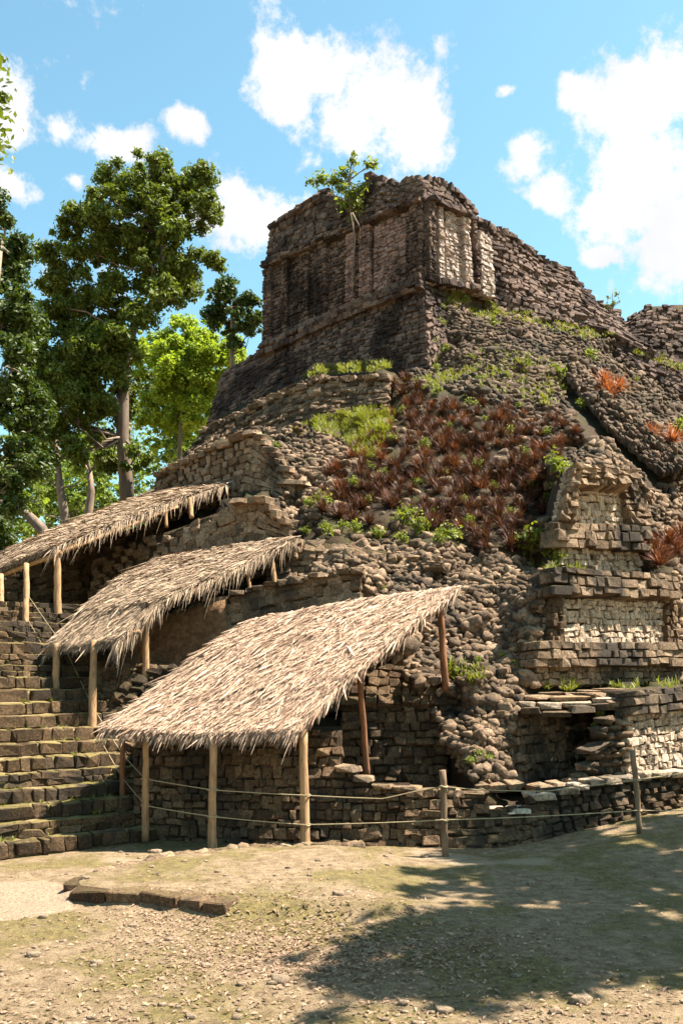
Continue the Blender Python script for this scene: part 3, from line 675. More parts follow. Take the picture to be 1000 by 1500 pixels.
mason('ruined_wall', 'ragged ruined masonry descending from the temple along the skyline',
      [(ruin, dict(ch=.19, cw=.30, m='dark', fam='worn', proud=.06, rag=.4), dict(back=1.5))], minpx=10,
      extra=[caps([(694,322,43.3),(740,342,44.3),(792,382,45.6),(832,398,46.0),(866,440,46.2),(905,458,46.2)], 'dark', .3, .35)])
mason('ruined_knoll', 'rounded ruined masonry knoll on the skyline beyond the rubble slope',
      [(knoll, dict(ch=.19, cw=.30, m='dark', fam='worn', proud=.06, rag=.3), dict(back=1.5)), (knoll2, dict(ch=.21, cw=.32, m='dark', fam='worn', proud=.06, rag=.3), dict(back=1.5))], minpx=10)
mason('ridge_wall', 'narrow diagonal stone ridge running down the rubble slope beside red bromeliads',
      [(ridge, dict(ch=.22, cw=.26, m='rubble_dark', fam='round', proud=.08, off=.2), dict(back=.8, off=.1))], minpx=10)

# ---------------------------------------------------------------- rubble slopes
def rubble(name, label, poly, size, m='rubble', cover=.72, at=None, holes=(), minpx=9, hmix=None):
    xs = [p[0] for p in poly]; ys = [p[1] for p in poly]; S = []
    y = min(ys)
    while y < max(ys):
        dm = D(sum(xs)/len(xs), y); sp = size*F/dm*cover
        x = min(xs)+rng.uniform(0, sp)
        while x < max(xs):
            jx, jy = x+rng.normal(0, sp*.22), y+rng.normal(0, sp*.2)
            if inpoly(jx, jy, poly) and not any(inpoly(jx, jy, h) for h in holes):
                p, R = fframe(jx, jy, size*.12); S.append(rubble_stone(p, R, size, m))
            x += sp*1.18
        y += sp*.92
    c = W(sum(xs)/len(xs), max(ys), D(sum(xs)/len(xs), max(ys)-5))
    t = thing(name, label, 'rubble', c if at is None else at); emit(t, S, 300, minpx)
rubble('rubble_slope', 'bank of loose rounded rubble stones above the largest thatched roof',
       [(440,822),(470,800),(560,796),(640,798),(720,806),(800,838),(806,870),(800,940),(770,975),(782,1003),(700,1012),(600,1000),(560,955),(520,900)], .15)
rubble('rubble_pier', 'mossy rubble pier heaped between the dark recess and the alcove',
       [(640,1005),(770,1005),(760,1040),(748,1070),(742,1110),(755,1150),(700,1162),(676,1130),(650,1085),(632,1040)], .15)
rubble('rubble_slope', 'dark rubble slope with green weeds right below the temple',
       [(630,535),(640,440),(700,445),(760,462),(860,490),(900,500),(930,545),(1020,590),(1020,690),(960,650),(900,590),(840,530),(825,580),(860,650),(850,690),(700,580),(600,570),(590,545)], .165, 'rubble_dark', .78, minpx=10)
rubble('rubble_slope', 'rubble face between the small tower and the diagonal stone ridge',
       [(850,650),(885,640),(950,720),(1020,700),(1020,1000),(990,1000),(985,840),(945,760),(935,690),(850,680)], .16, 'rubble', .75)
rubble('rubble_slope', 'rubble slope continuing past the knoll and corner wall', [(1024,600),(1420,690),(1420,1000),(1024,1004)], .26, 'rubble_dark', .9)
rubble('rubble_bank', 'rounded rubble face beside the bright grass patch, left of the bromeliads' if False else 'rounded rubble face between the slanting block wall and the bright grass patch',
       [(395,640),(440,618),(520,640),(545,670),(500,700),(470,760),(430,790),(400,735),(430,708),(404,662)], .16, 'rubble', .76)
rubble('rubble_scatter', 'scattered stones half buried in soil under the bromeliads',
       [(440,790),(470,740),(560,620),(640,570),(850,640),(800,760),(790,826),(640,812),(520,800)], .17, 'rubble', 1.9, minpx=10)

# ---------------------------------------------------------------- thatched shelters
def shelter(label, roof_rows, posts, m, nbl, blade=.42, fr=(.35,.5), va=.9, beams=(), base=None):
    t = thing('thatched_shelter', label, 'shelter', base if base is not None else W(*posts[0][0]), 'thatched shelters beside the stairway')
    P = Patch(roof_rows, field=False); nu, nt = 24, 18
    top = np.zeros((nt+1, nu+1, 3)); bot = top.copy()
    for j in range(nt+1):
        for i in range(nu+1):
            p, R = P.frame(i/nu, j/nt); n = R[:, 2] if R[2, 2] > 0 else -R[:, 2]
            top[j, i] = p+n*rng.uniform(-.02, .02); bot[j, i] = p-n*.13
    w = nu+1; k = (nt+1)*w; idx = np.arange(k).reshape(nt+1, w)
    q1 = np.stack([idx[:-1, :-1], idx[:-1, 1:], idx[1:, 1:], idx[1:, :-1]], -1).reshape(-1, 4)
    bd = list(idx[0, :])+list(idx[1:, -1])+list(idx[-1, :-1][::-1])+list(idx[1:-1, 0][::-1])
    sd = np.array([(bd[i], bd[(i+1) % len(bd)], bd[(i+1) % len(bd)]+k, bd[i]+k) for i in range(len(bd))])
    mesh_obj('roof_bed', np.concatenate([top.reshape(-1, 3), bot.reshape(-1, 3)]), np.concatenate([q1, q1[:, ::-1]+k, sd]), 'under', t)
    # palm strips, laid from the eave upwards
    V = []; Q = []; n0 = 0; CF = []; SL = np.linalg.norm(P.at(.5, 0)-P.at(.5, 1))
    for j in range(12):
        row = []
        for i in range(12):
            u, tt = (i+.5)/12, (j+.5)/12; R = P.frame(u, tt)[1]; dn = P.at(u, tt-.04)-P.at(u, tt+.04); row.append((R[:, 2] if R[2, 2] > 0 else -R[:, 2], dn/np.linalg.norm(dn)))
        CF.append(row)
    for b in range(nbl):
        r = rng.random(); edge = None
        u, tt = rng.random(), rng.random()
        if r < .10: tt = rng.uniform(0, .05); edge = 'e'
        elif r < .16: u = 1-rng.uniform(0, .03); edge = 'v'
        elif r < .18: u = rng.uniform(0, .03); edge = 'v'
        elif r < .20: tt = 1.0
        p = P.at(u, tt); n, dn = CF[min(int(tt*12), 11)][min(int(u*12), 11)]
        dn_ = 0
        sd_ = np.cross(dn, n); a = rng.normal(0, .24)
        if edge == 'e': a *= .7; lift_e = True
        if edge == 'v': a = rng.uniform(-.1, va)*(1 if u > .5 else -1)
        # sd_ points right or left: choose the sign so that verge strips lean outwards
        sgn = 1 if sd_ @ (P.at(1, tt)-P.at(0, tt)) > 0 else -1
        dr = dn*math.cos(a)+sd_*sgn*math.sin(a)
        ln = blade*math.exp(rng.normal(0, .3)); wd = rng.uniform(.005, .015)
        if not edge: ln = min(ln, tt*SL+.10)
        if not edge and tt > .12 and rng.random() < .06: ln *= 1.5; wd = rng.uniform(.016, .03)
        if edge == 'e': ln = fr[0]*math.exp(rng.normal(0, .3))
        elif edge == 'v': ln = fr[1]*math.exp(rng.normal(0, .35))
        s2 = np.cross(dr, n); s2 /= np.linalg.norm(s2)
        tw = rng.normal(0, .3); s2 = s2*math.cos(tw)+n*math.sin(tw)
        lift = abs(rng.normal(0, .038))+.012
        p0 = p-dr*ln*.15+n*.005
        droop = np.array([0, 0, -1.])*(ln*rng.uniform(.2, .7) if edge else 0.)
        for f, ww, lf in ((0, 1, 0), (.5, 1., .8), (.85, .7, 1.), (1.08, .15, 1.1)):
            c = p0+dr*ln*f+n*lift*lf+droop*f*f
            V += [c-s2*wd*ww, c+s2*wd*ww]
        Q += [(n0+2*i, n0+2*i+1, n0+2*i+3, n0+2*i+2) for i in range(3)]; n0 += 8
    mesh_obj('thatch', np.array(V), np.array(Q), m, t, smooth=False, kind='stuff')
    for (a, b, r, mm) in posts: pole('post', W(*a)-np.array([0, 0, .12]), W(*b), r, mm, t)
    for (a, b, r) in beams: pole('beam', W(*a), W(*b), r, 'wood', t)
    return P
# rows run from eave (bottom) to ridge (top); first point of a row is the left end
shelter('largest sunlit thatched shelter standing on the plaza floor',
        [[(152,1068,17.6),(296,1076,17.2),(436,1070,16.9)],[(224,1018,18.6),(380,1000,18.1),(520,985,17.9)],[(300,955,19.7),(450,932,19.3),(596,925,19.0)],[(372,908,21.0),(520,880,20.7),(675,860,20.4)]],
        [((447,1248,17.0),(444,1068,17.05),.085,'wood'),((311,1251,17.1),(312,1078,17.15),.075,'wood'),((213,1222,17.8),(214,1078,17.6),.062,'wood'),((180,1176,18.7),(180,1070,18.6),.055,'wood_red'),
         ((652,1003,20.3),(643,876,20.2),.07,'wood_red'),((537,1135,19.0),(527,985,18.6),.065,'wood_red')], 'thatch', 46000, .40, (.15,.18), .4,
        beams=(((160,1074,17.7),(440,1076,17.0),.045),((385,915,21.0),(672,868,20.45),.05),((220,1028,18.7),(518,998,18.0),.045)), base=gpix(447, 1248))
shelter('middle narrow thatched shelter between the two other thatched roofs',
        [[(76,944,21.3),(122,946,20.7),(178,936,20.3)],[(128,890,22.4),(178,884,21.7),(244,874,21.2)],[(180,846,24.0),(256,838,23.0),(334,838,22.4)],[(240,816,25.8),(340,800,24.9),(440,786,24.2)]],
        [((214,1085,21.0),(213,902,21.1),.08,'wood'),((135,1093,20.0),(138,938,20.5),.08,'wood'),((82,1004,20.9),(83,942,21.0),.075,'wood'),((403,853,23.4),(397,806,23.6),.06,'wood'),((368,868,22.9),(360,826,23.1),.045,'wood')],
        'thatch_old', 24000, .40, (.14,.36), .75, beams=(((62,954,21.3),(205,925,20.4),.05),((250,826,25.8),(432,797,24.2),.05)), base=W(135, 1093, 20.0))
shelter('uppermost thatched shelter near the foot of the big tree',
        [[(-60,858,25.6),(15,828,24.4),(86,800,23.5)],[(0,812,27.2),(80,782,26.0),(170,768,25.2)],[(100,768,30.0),(180,740,28.8),(260,732,27.4)],[(240,714,33.0),(300,705,31.4),(350,704,29.8)]],
        [((85,905,23.4),(84,806,23.5),.085,'wood'),((38,936,22.2),(39,826,23.0),.07,'wood'),((2,902,23.2),(2,842,23.8),.065,'wood'),((281,752,26.6),(278,730,26.9),.06,'wood'),((244,766,26.8),(242,742,27.0),.05,'wood')],
        'thatch_old', 24000, .40, (.14,.36), .75, beams=(((-60,866,25.6),(90,810,23.45),.06),((90,808,23.5),(260,742,27.4),.05)), base=W(85, 905, 23.4))

# ---------------------------------------------------------------- rope fence
def stake(a, b, r, label):
    V, Fs = tube([np.array(a)+(np.array(b)-np.array(a))*f+rng.normal(0, .008, 3) for f in np.linspace(0, 1, 9)], [r*(1+rng.uniform(-.08, .08)) for _ in range(9)], 10, .06)
    tag(mesh_obj('fence_stake', V, Fs, 'wood_grey', loc=a), label, 'stake')
g1 = gpix(653, 1255); g1[2] -= .1; s1 = W(653,1255,g1[1])
stake(g1, W(648,1128,16.5), .058, 'thick weathered wooden stake holding ropes before the broken low wall')
stake(W(936,1222,17.3), W(927,1100,17.4), .05, 'thin crooked wooden stake holding ropes before the sunlit pale wall')
def rope(label, pts, r=.0095, sag=.012):
    P = [W(*p) for p in pts]; out = []
    for a, b in zip(P[:-1], P[1:]):
        L_ = np.linalg.norm(b-a)
        for f in np.linspace(0, 1, 12)[:-1]: out.append(a+(b-a)*f-np.array([0, 0, sag*L_*4*f*(1-f)*.9]))
    out.append(P[-1]); V, Fs = tube(out, r, 6)
    o = tag(mesh_obj('rope', V, Fs, 'rope', loc=out[0]), label, 'rope')
    for p in pts:                                             # a turn of rope round each post it passes
        if p[0] in KNOT:
            rr = KNOT[p[0]]; c = W(p[0], p[1], p[2]+rr); a = np.linspace(0, 2*math.pi, 17)
            V, Fs = tube(np.stack([c[0]+rr*np.cos(a), c[1]+rr*np.sin(a), c[2]+.012*np.sin(a*2)], 1), r*1.5, 6); mesh_obj('knot', V, Fs, 'rope', o)
KNOT = {213: .07, 311: .085, 446: .095, 649: .065, 650: .065, 931: .06, 934: .06}
rope('upper rope strung along the shelter posts and stakes', [(213,1141,17.7),(311,1157,17.02),(446,1165,16.91),(560,1170,16.7),(605,1160,16.6),(649,1152,16.43),(700,1157,16.7),(800,1159,17.0),(931,1142,17.33),(1030,1128,17.9)], sag=.004)
rope('lower rope strung along the shelter posts and stakes', [(213,1180,17.7),(311,1196,17.02),(446,1208,16.91),(650,1201,16.43),(934,1187,17.3),(1030,1187,17.8)], sag=.006)
rope('upper guard rope running down the stairway edge', [(40,870,22.5),(96,950,21.9),(136,1035,20.7),(180,1105,18.65),(213,1141,17.7)], .007, .004)
rope('lower guard rope running down the stairway edge', [(40,905,22.3),(88,990,21.8),(134,1060,20.6),(180,1140,18.65),(213,1180,17.7)], .007, .004)

# ---------------------------------------------------------------- plaza kerb, platform edge, litter
t = thing('stone_kerb', 'low dark mossy kerb of long stones beside the pale sandy path', 'kerb', gpix(220, 1330)); S = []
for a, b in zip([(104,1322),(160,1327),(215,1331),(268,1336),(306,1340)], [(158,1327),(213,1331),(266,1336),(304,1340),(338,1343)]):
    A_, Bq = gpix(*a), gpix(*b); A_[2] = gz(*A_[:2]); Bq[2] = gz(*Bq[:2]); x = Bq-A_; L_ = np.linalg.norm(x); x /= L_; n = np.cross(x, (0, 0, 1)); n /= np.linalg.norm(n)
    S.append(((A_+Bq)/2+np.array([0, .1, .05]), np.stack([x, np.cross(n, x), n], 1), (L_+.02, .30, .32), 'block', int(rng.integers(16)), 'warm'))
A_ = gpix(106, 1310); S.append((A_+np.array([.03, .2, -.06]), np.eye(3)[:, [1, 2, 0]], (.5, .28, .28), 'block', 3, 'warm'))
emit(t, S, 20)
t = thing('platform_edge', 'thin line of pale edging stones before the shaded shelter floor', 'kerb', gpix(370, 1252)); S = []
ep = [(150,1290),(200,1281),(255,1269),(300,1261),(365,1251),(430,1249),(490,1249),(530,1249)]
for a, b in zip(ep[:-1], ep[1:]):
    for f in np.linspace(0, 1, 5)[:-1]:
        q = gpix(a[0]+(b[0]-a[0])*(f+.1), a[1]+(b[1]-a[1])*(f+.1)); q2 = gpix(a[0]+(b[0]-a[0])*(f+.13), a[1]+(b[1]-a[1])*(f+.13)); x = q2-q; x[2] = 0; x /= np.linalg.norm(x)+1e-9; n = np.cross(x, (0, 0, 1))
        q[2] = gz(q[0], q[1])+.11; S.append((q, np.stack([x, np.cross(n, x), n], 1), (rng.uniform(.15, .35), .16, .22), 'round', int(rng.integers(16)), 'tan'))
emit(t, S, 60)
def leaves_flat(n, f, sz=(.035,.075)):
    V = []; Q = []; k = 0
    while k < n:
        px, py = rng.uniform(-30, 1030), rng.uniform(1240, 1560)
        if rng.random() > f(px, py): continue
        p = gpix(px, py)
        if p[1] > 17.6: continue
        l = rng.uniform(*sz); a = rng.uniform(0, 6.28); dx = np.array([math.cos(a), math.sin(a), rng.normal(0, .25)])*l; dy = np.array([-math.sin(a), math.cos(a), rng.normal(0, .3)])*l*.42
        p = p+np.array([0, 0, .015]); up = np.array([0, 0, l*.25])
        V += [p-dx, p-dy+up, p+dx, p+dy+up]; Q.append((k*4, k*4+1, k*4+2, k*4+3)); k += 1
    return np.array(V), np.array(Q)
def ldens(px, py):
    d = .02+.9*math.exp(-((px-480)/230)**2-((py-1390)/45)**2)+.5*math.exp(-((px-250)/90)**2-((py-1345)/16)**2)+.08*math.exp(-((py-1500)/60)**2)
    return d*(1-.8*(py < 1275))
Vl, Ql = leaves_flat(6500, ldens, (.018,.042)); mesh_obj('leaf_litter', Vl, Ql, 'litter', kind='stuff', smooth=False)

# crumbs of stone and earth lying on the plaza
V = []; Q = []; n0 = 0
for _ in range(700):
    px, py = rng.uniform(-30, 1030), rng.uniform(1246, 1520)
    if vnoise(px*.013, py*.045, 1, 9)+rng.normal(0, .3) < .1: continue
    p = gpix(px, py)
    if p[1] > 17.4: continue
    z = .016*math.exp(rng.normal(0, .45)); V.append(ROUND[int(rng.integers(16))]*np.array([1.5, 1.2, .8])*z*2+p+np.array([0, 0, z*.3])); Q.append(RT+n0); n0 += 24
mesh_obj('plaza_gravel', np.concatenate(V), np.concatenate(Q), 'sand', kind='stuff')

# ---------------------------------------------------------------- vegetation
def blades_mesh(n, ln, wd, lean=(.3, 1.25), curl=.6, seed=0, up0=0.):
    r = np.random.default_rng(seed); V = []; Q = []; k = 0
    for i in range(n):
        az = r.uniform(0, 6.283); el = r.uniform(*lean); L_ = ln*r.uniform(.65, 1.15); h = np.array([math.cos(az), math.sin(az), 0]); s = np.array([-math.sin(az), math.cos(az), 0])
        c = np.array([*(r.normal(0, ln*.06, 2)), 0.])
        for j, ww in enumerate((1, 1.05, .8, .06)):
            if j: e = el-curl*(j-1)/3; c = c+(h*math.cos(e)+np.array([0, 0, math.sin(e)]))*L_/3
            V += [c-s*wd*ww*.5, c+s*wd*ww*.5]
        Q += [(k+2*j, k+2*j+1, k+2*j+3, k+2*j+2) for j in range(3)]; k += 8
    return np.array(V), np.array(Q)
BROM = {}
for m_ in ('brom', 'brom_red', 'brom_bright'):
    BROM[m_] = []
    for s in range(5):
        V, Q = blades_mesh(130, .46, .019, (.05, 1.45), .45, s+10); me = mk(V, Q, False); me.name = 'bromeliad'; me.materials.append(M[m_]); BROM[m_].append(me)
def bromeliad(px, py, sc_, m_, label, group):
    p, R = fframe(px, py, .22 if m_ == 'brom_bright' or px > 920 else .05); o = link('bromeliad', BROM[m_][int(rng.integers(5))], None, p-np.array([0, 0, .04]))
    n = R[:, 2]*.5+np.array([0, 0, 1.]); o.rotation_euler = (Vector(n).to_track_quat('Z', 'Y').to_matrix() @ Matrix.Rotation(rng.uniform(0, 6.28), 3, 'Z')).to_euler()
    o.scale = (sc_, sc_, sc_*rng.uniform(.85, 1.1)); tag(o, label, 'bromeliad', group)
BP = [(455,740),(482,692),(520,660),(556,612),(600,580),(640,590),(700,590),(770,605),(850,622),(864,650),(838,676),(805,690),(800,740),(788,795),(740,815),(690,805),(650,785),(600,770),(540,775),(490,770)]
y = 588.; nb = 0
while y < 815:
    sp = .335*F/D(640, y); x = 450+rng.uniform(0, sp)
    while x < 870:
        jx, jy = x+rng.normal(0, sp*.2), y+rng.normal(0, sp*.15)
        if inpoly(jx, jy, BP) and not (545 < jx < 600 and 745 < jy < 790) and not (440 < jx < 560 and jy < 640) and rng.random() < .93:
            red = rng.random() < .15; wh = ('along the top of the dense bed below the rubble' if jy < 625 else 'at the lower edge of the dense bed above the retaining wall' if jy > 760 else 'in the dense bed near the small tower' if jx > 740 else 'in the dense bed beside the bright grass patch' if jx < 580 else 'in the middle of the dense bed')
            lb_ = ('reddish' if red else 'dark brown')+' bromeliad rosette '+wh
            bromeliad(jx, jy, rng.uniform(.7, 1.15), 'brom_red' if red else 'brom', lb_, lb_.replace('rosette', 'rosettes')); nb += 1
        x += sp*1.15
    y += sp*.72
for (x, y) in ((575,556),(596,548),(612,560),(590,566)): bromeliad(x, y+12, 1.15, 'brom', 'dark bromeliad at the end of the bright grass ledge', 'bromeliads by the grass ledge')
for (x, y) in ((880,560),(900,566),(890,575)): bromeliad(x, y+12, 1.5, 'brom_bright', 'bright red bromeliad on top of the diagonal stone ridge', 'red bromeliads on the ridge top')
for (x, y) in ((938,632),(958,640),(975,645),(950,648)): bromeliad(x, y+8, 1.45, 'brom_bright', 'bright red bromeliad on the slope beyond the diagonal ridge', 'red bromeliads beyond the ridge')
for (x, y) in ((945,800),(965,790),(990,786),(958,815),(985,812),(1010,800),(1000,828),(970,830)): bromeliad(x, y+8, 1.3, 'brom_red', 'dark bromeliad clump hanging beside the small tower', 'bromeliads beside the small tower')

def leafcloud(centers, radii, n, size, aspect=.5, r=rng, upb=.4):
    """n leaf quads spread through clumps; returns V, Q"""
    C = np.asarray(centers); w = np.asarray(radii)**2; w = w/w.sum(); ci = r.choice(len(C), n, p=w)
    d = r.normal(size=(n, 3)); d /= np.linalg.norm(d, axis=1)[:, None]; rad = np.minimum(np.abs(r.normal(0, .75, n)), 1.35)
    P = C[ci]+d*(rad*np.asarray(radii)[ci])[:, None]*np.array([1, 1, .8])
    nn = d*.5+r.normal(0, .55, (n, 3)); nn[:, 2] += upb; nn /= np.linalg.norm(nn, axis=1)[:, None]
    a = r.normal(size=(n, 3)); a -= nn*(a*nn).sum(1)[:, None]; a /= np.linalg.norm(a, axis=1)[:, None]; b = np.cross(nn, a)
    L_ = size*np.exp(r.normal(0, .25, n))[:, None]
    V = np.stack([P-a*L_*.5, P-b*L_*aspect*.5+nn*L_*.06, P+a*L_*.5, P+b*L_*aspect*.5+nn*L_*.06], 1).reshape(-1, 3)
    return V, np.arange(4*n).reshape(n, 4)
SHR = []
for s in range(5):
    r = np.random.default_rng(s+40); cs = r.normal(0, .095, (9, 3)); cs[:, 2] = np.abs(cs[:, 2])*1.5+.1
    V, Q = leafcloud(cs, np.full(9, .15), 190, .085, .5, r); b = Bag(); b.add(V, Q)
    for c in cs: b.add(*tube([(0, 0, -.05), c*.5, c], [.008, .006, .004], 4))
    me = mk(np.concatenate(b.V), [np.concatenate(b.Q), np.concatenate(b.T)], False); me.name = 'weed'; me.materials.append(M['weed']); SHR.append(me)
def weed(px, py, sc_, label, group):
    p, R = fframe(px, py, .05); o = link('weed', SHR[int(rng.integers(5))], None, p); o.rotation_euler = (rng.normal(0, .15)-.2, 0, rng.uniform(0, 6.28)); s = sc_*rng.uniform(.85, 1.15); o.scale = (s, s, s); tag(o, label, 'weed', group)
for L_, G_, pts in (
    ('yellow green bushy weed growing beside the small tower', 'weeds beside the small tower', [(815,690,1.3),(822,720,1.3),(805,740,1.1),(780,800,1.5),(800,812,1.5),(765,812,1.2),(815,825,1.0),(830,700,1.)]),
    ('small green weed sprouting among the bromeliads', 'weeds among the bromeliads', [(590,770,1.4),(610,785,1.3),(655,798,1.3),(640,800,1.),(690,600,.9),(640,580,.9),(620,660,.9),(700,690,.9),(745,640,.8),(770,670,.8),(560,700,.7),(680,740,.7),(610,715,.7),(520,715,.8),(470,745,1.),(800,640,.8),(660,630,.6),(720,720,.6),(575,650,.8),(520,785,.9),(550,790,.9),(590,800,.8),(630,760,.7),(760,600,.7),(710,620,.6),(590,610,.8),(540,690,.6),(650,700,.6),(745,760,.7),(690,770,.7),(780,720,.7),(540,740,.6)]),
    ('small green weed on the dark rubble below the temple', 'weeds below the temple', [(640,480,1.2),(632,510,1.2),(645,455,1.),(820,555,1.1),(865,530,1.2),(850,600,1.),(700,560,.8),(740,555,.7),(770,535,.7),(690,530,.8),(640,545,.8),(720,480,.9),(680,445,1.),(655,520,.9),(990,635,1.2),(930,560,.7)]),
    ('leafy weed on the mossy rubble pier and ledge', 'weeds on the rubble pier', [(700,1110,.55),(690,1122,.5),(712,1118,.5),(670,990,.5),(760,985,.6),(735,968,.6),(880,1050,.5),(874,1068,.5),(700,975,.4),(840,990,.4)]),
    ('small weed on the retaining wall below the bromeliad bed', 'weeds on the retaining wall', [(445,785,.7),(480,785,.9),(500,780,.8),(560,870,.5),(430,830,.4),(455,745,.8),(405,660,.6),(412,690,.6)])):
    for (x, y, s) in pts: weed(x, y, s, L_, G_)
# grass on the ledges
def grass_patch(polys, per, ln=.16):
    V = []; Q = []; n0 = 0
    for poly, dn, *sh in polys:
        xs = [p[0] for p in poly]; ys = [p[1] for p in poly]; A_ = (max(xs)-min(xs))*(max(ys)-min(ys)); k = int(A_*dn*per)
        for _ in range(k):
            x, y = rng.uniform(min(xs), max(xs)), rng.uniform(min(ys), max(ys))
            if not inpoly(x, y, poly) or vnoise(x*.11, y*.16, 1, 3)+rng.normal(0, .45) < -.1: continue
            p = W(x, y, D(x, y)); p[2] -= .02; v, q = _gb[int(rng.integers(8))]; s = .35+rng.random()**1.5*1.3
            V.append(v*s+p+np.array([0, -.12-(sh[0] if sh else 0), 0])); Q.append(q+n0); n0 += len(v)
    return np.concatenate(V), np.concatenate(Q)
_gb = [blades_mesh(7, .17, .016, (.6, 1.5), .7, 90+i) for i in range(8)]
GP = [([(440,566),(470,548),(565,540),(574,551),(540,557),(480,560)], 1.1, .9), ([(458,616),(560,594),(580,606),(566,640),(548,676),(520,668),(500,645),(465,636)], 1.6, .15), ([(425,632),(470,612),(480,630),(440,640)], .7),
      ([(640,425),(700,430),(735,455),(720,475),(650,445)], 1.0), ([(720,462),(790,456),(860,482),(905,490),(860,500),(780,478)], 1.0), ([(905,500),(1000,535),(1000,548),(910,512)], .8), ([(625,465),(645,470),(640,535),(622,530)], 1.1),
      ([(590,560),(660,545),(700,540),(690,556),(620,572)], .7), ([(775,830),(860,830),(850,840),(790,842)], .4), ([(780,1003),(1000,1000),(1000,1008),(780,1012)], .22), ([(650,970),(720,985),(690,1003),(650,1000)], .4), ([(700,500),(840,540),(820,600),(700,570)], .22)]
Vg, Qg = grass_patch(GP, .35); mesh_obj('ledge_grass', Vg, Qg, 'grass', kind='stuff', smooth=False)
# tufts on the stair treads and the plaza
V = []; Q = []; n0 = 0
for _ in range(420):
    k = int(rng.integers(0, 14)); s = rng.uniform(-.3, 2.6)
    p = B0+Vv*(TREAD*k+rng.uniform(.2, .34))+U*s+np.array([0, 0, RISE*(k+1)-.01])
    if vnoise(s*1.5, k*1.3, 1, 1) < 0: continue
    v, q = _gb[int(rng.integers(8))]; V.append(v*rng.uniform(.3, .7)+p); Q.append(q+n0); n0 += len(v)
for _ in range(2200):
    px, py = rng.uniform(-20, 1020), rng.uniform(1250, 1500)
    if vnoise(px*.02, py*.05, 1, 6) < .25: continue
    p = gpix(px, py)
    if p[1] > 17.2: continue
    v, q = _gb[int(rng.integers(8))]; V.append(v*rng.uniform(.1, .32)+p-np.array([0, 0, .01])); Q.append(q+n0); n0 += len(v)
mesh_obj('plaza_grass', np.concatenate(V), np.concatenate(Q), 'grass', kind='stuff', smooth=False)

# trees
def tree(name, label, base, trunk, lobes, n, leaf, lm, group=None, r0=.35, limb=True, clump=.28, fill=6, asp=.5, bark='bark'):
    """trunk: list of points; lobes: (center, radius). Clumps of leaves sit through each lobe and hang on limbs"""
    t = thing(name, label, 'tree', base, group); r = np.random.default_rng(int(abs(base[0]*37+base[1]*11+len(lobes))) % 9999)
    tr = np.asarray(trunk); V, Fs = tube(tr, np.linspace(r0, r0*.35, len(tr)), 10, .08); b = Bag(); b.add(V, Fs)
    C = []; Rd = []
    for c, rad in lobes:
        c = np.asarray(c); k = max(9, int(fill*1.6*(rad/.6)**1.5)); 
        for _ in range(k):
            d = r.normal(size=3); d /= np.linalg.norm(d); C.append(c+d*rad*(1.3*r.random()**.5+(.35 if r.random() < .12 else 0))*np.array([1, 1, .9])); Rd.append(max(.2, rad*clump*.62)*math.exp(r.normal(0, .35)))
        if limb:
            i = int(np.argmin([np.linalg.norm(q-c)+max(0, q[2]-c[2])*1.5 for q in tr[len(tr)//4:]]))+len(tr)//4; a = tr[i]; mid = (a+c)/2+r.normal(0, .12, 3)*np.linalg.norm(c-a)+np.array([0, 0, -.06*np.linalg.norm(c-a)])
            V, Fs = tube([a, (a*.6+mid*.4), mid, (mid+c)/2+r.normal(0, .1, 3), c], np.array([.24, .18, .13, .09, .04])*r0, 6); b.add(V, Fs)
            for _ in range(4):
                e = C[-1-int(r.integers(k))]; V, Fs = tube([mid*.3+c*.7, (c+e)/2+r.normal(0, .1, 3), e], np.array([.10, .07, .03])*r0, 5); b.add(V, Fs)
    b.obj('trunk', bark, t)
    V, Q = leafcloud(C, Rd, n, leaf, asp, r); mesh_obj('crown', V, Q, lm, t, smooth=False)
def lobes(lst, dj=1.2, seed=3):
    r = np.random.default_rng(seed); return [(W(x, y, d+r.uniform(-dj, dj)), rp*d/F) for (x, y, rp, d) in lst]
d0 = 36.
tree('broadleaf_tree', 'tall dark green tree rooted above the uppermost thatched roof', W(188,745,d0),
     [W(188,748,d0),W(184,690,d0),W(180,640,d0),W(180,590,d0),W(184,540,d0),W(190,495,d0),W(200,470,d0),W(228,440,d0),W(236,400,d0),W(238,340,d0),W(228,280,d0)],
     lobes([(x, y, r, d0) for x, y, r in ((215,245,24),(240,262,26),(200,262,20),(165,262,24),(150,285,26),(265,285,26),(290,262,12),(300,300,17),(240,310,36),(190,310,36),(130,310,26),(98,325,22),(310,312,10),(275,340,30),(230,365,36),(180,365,36),(130,370,34),(90,385,26),(72,372,10),
       (290,385,22),(312,382,12),(260,405,34),(210,420,32),(155,425,36),(100,435,36),(70,450,24),(130,480,38),(85,500,36),(60,520,30),(180,470,26),(150,530,34),(105,560,36),(70,580,30),(160,590,30),(125,620,30),(90,630,26),(205,670,16),(150,650,20),(190,560,26),(45,480,24),(165,680,12))])+lobes([(x, y, r, d0-1.6) for x, y, r in ((232,300,26),(240,345,24),(225,390,24),(235,425,22),(205,455,22),(190,500,24),(170,530,22),(150,500,30),(120,540,32),(90,560,30),(60,550,26),(140,600,28),(100,610,28),(70,640,26),(50,600,24),(110,660,20),(60,680,18))], .5, 4),
     220000, .15, 'leaf_main', r0=.26, clump=.42)
for a, bq in (((188,700),(165,640)),((186,690),(150,655)),): pass
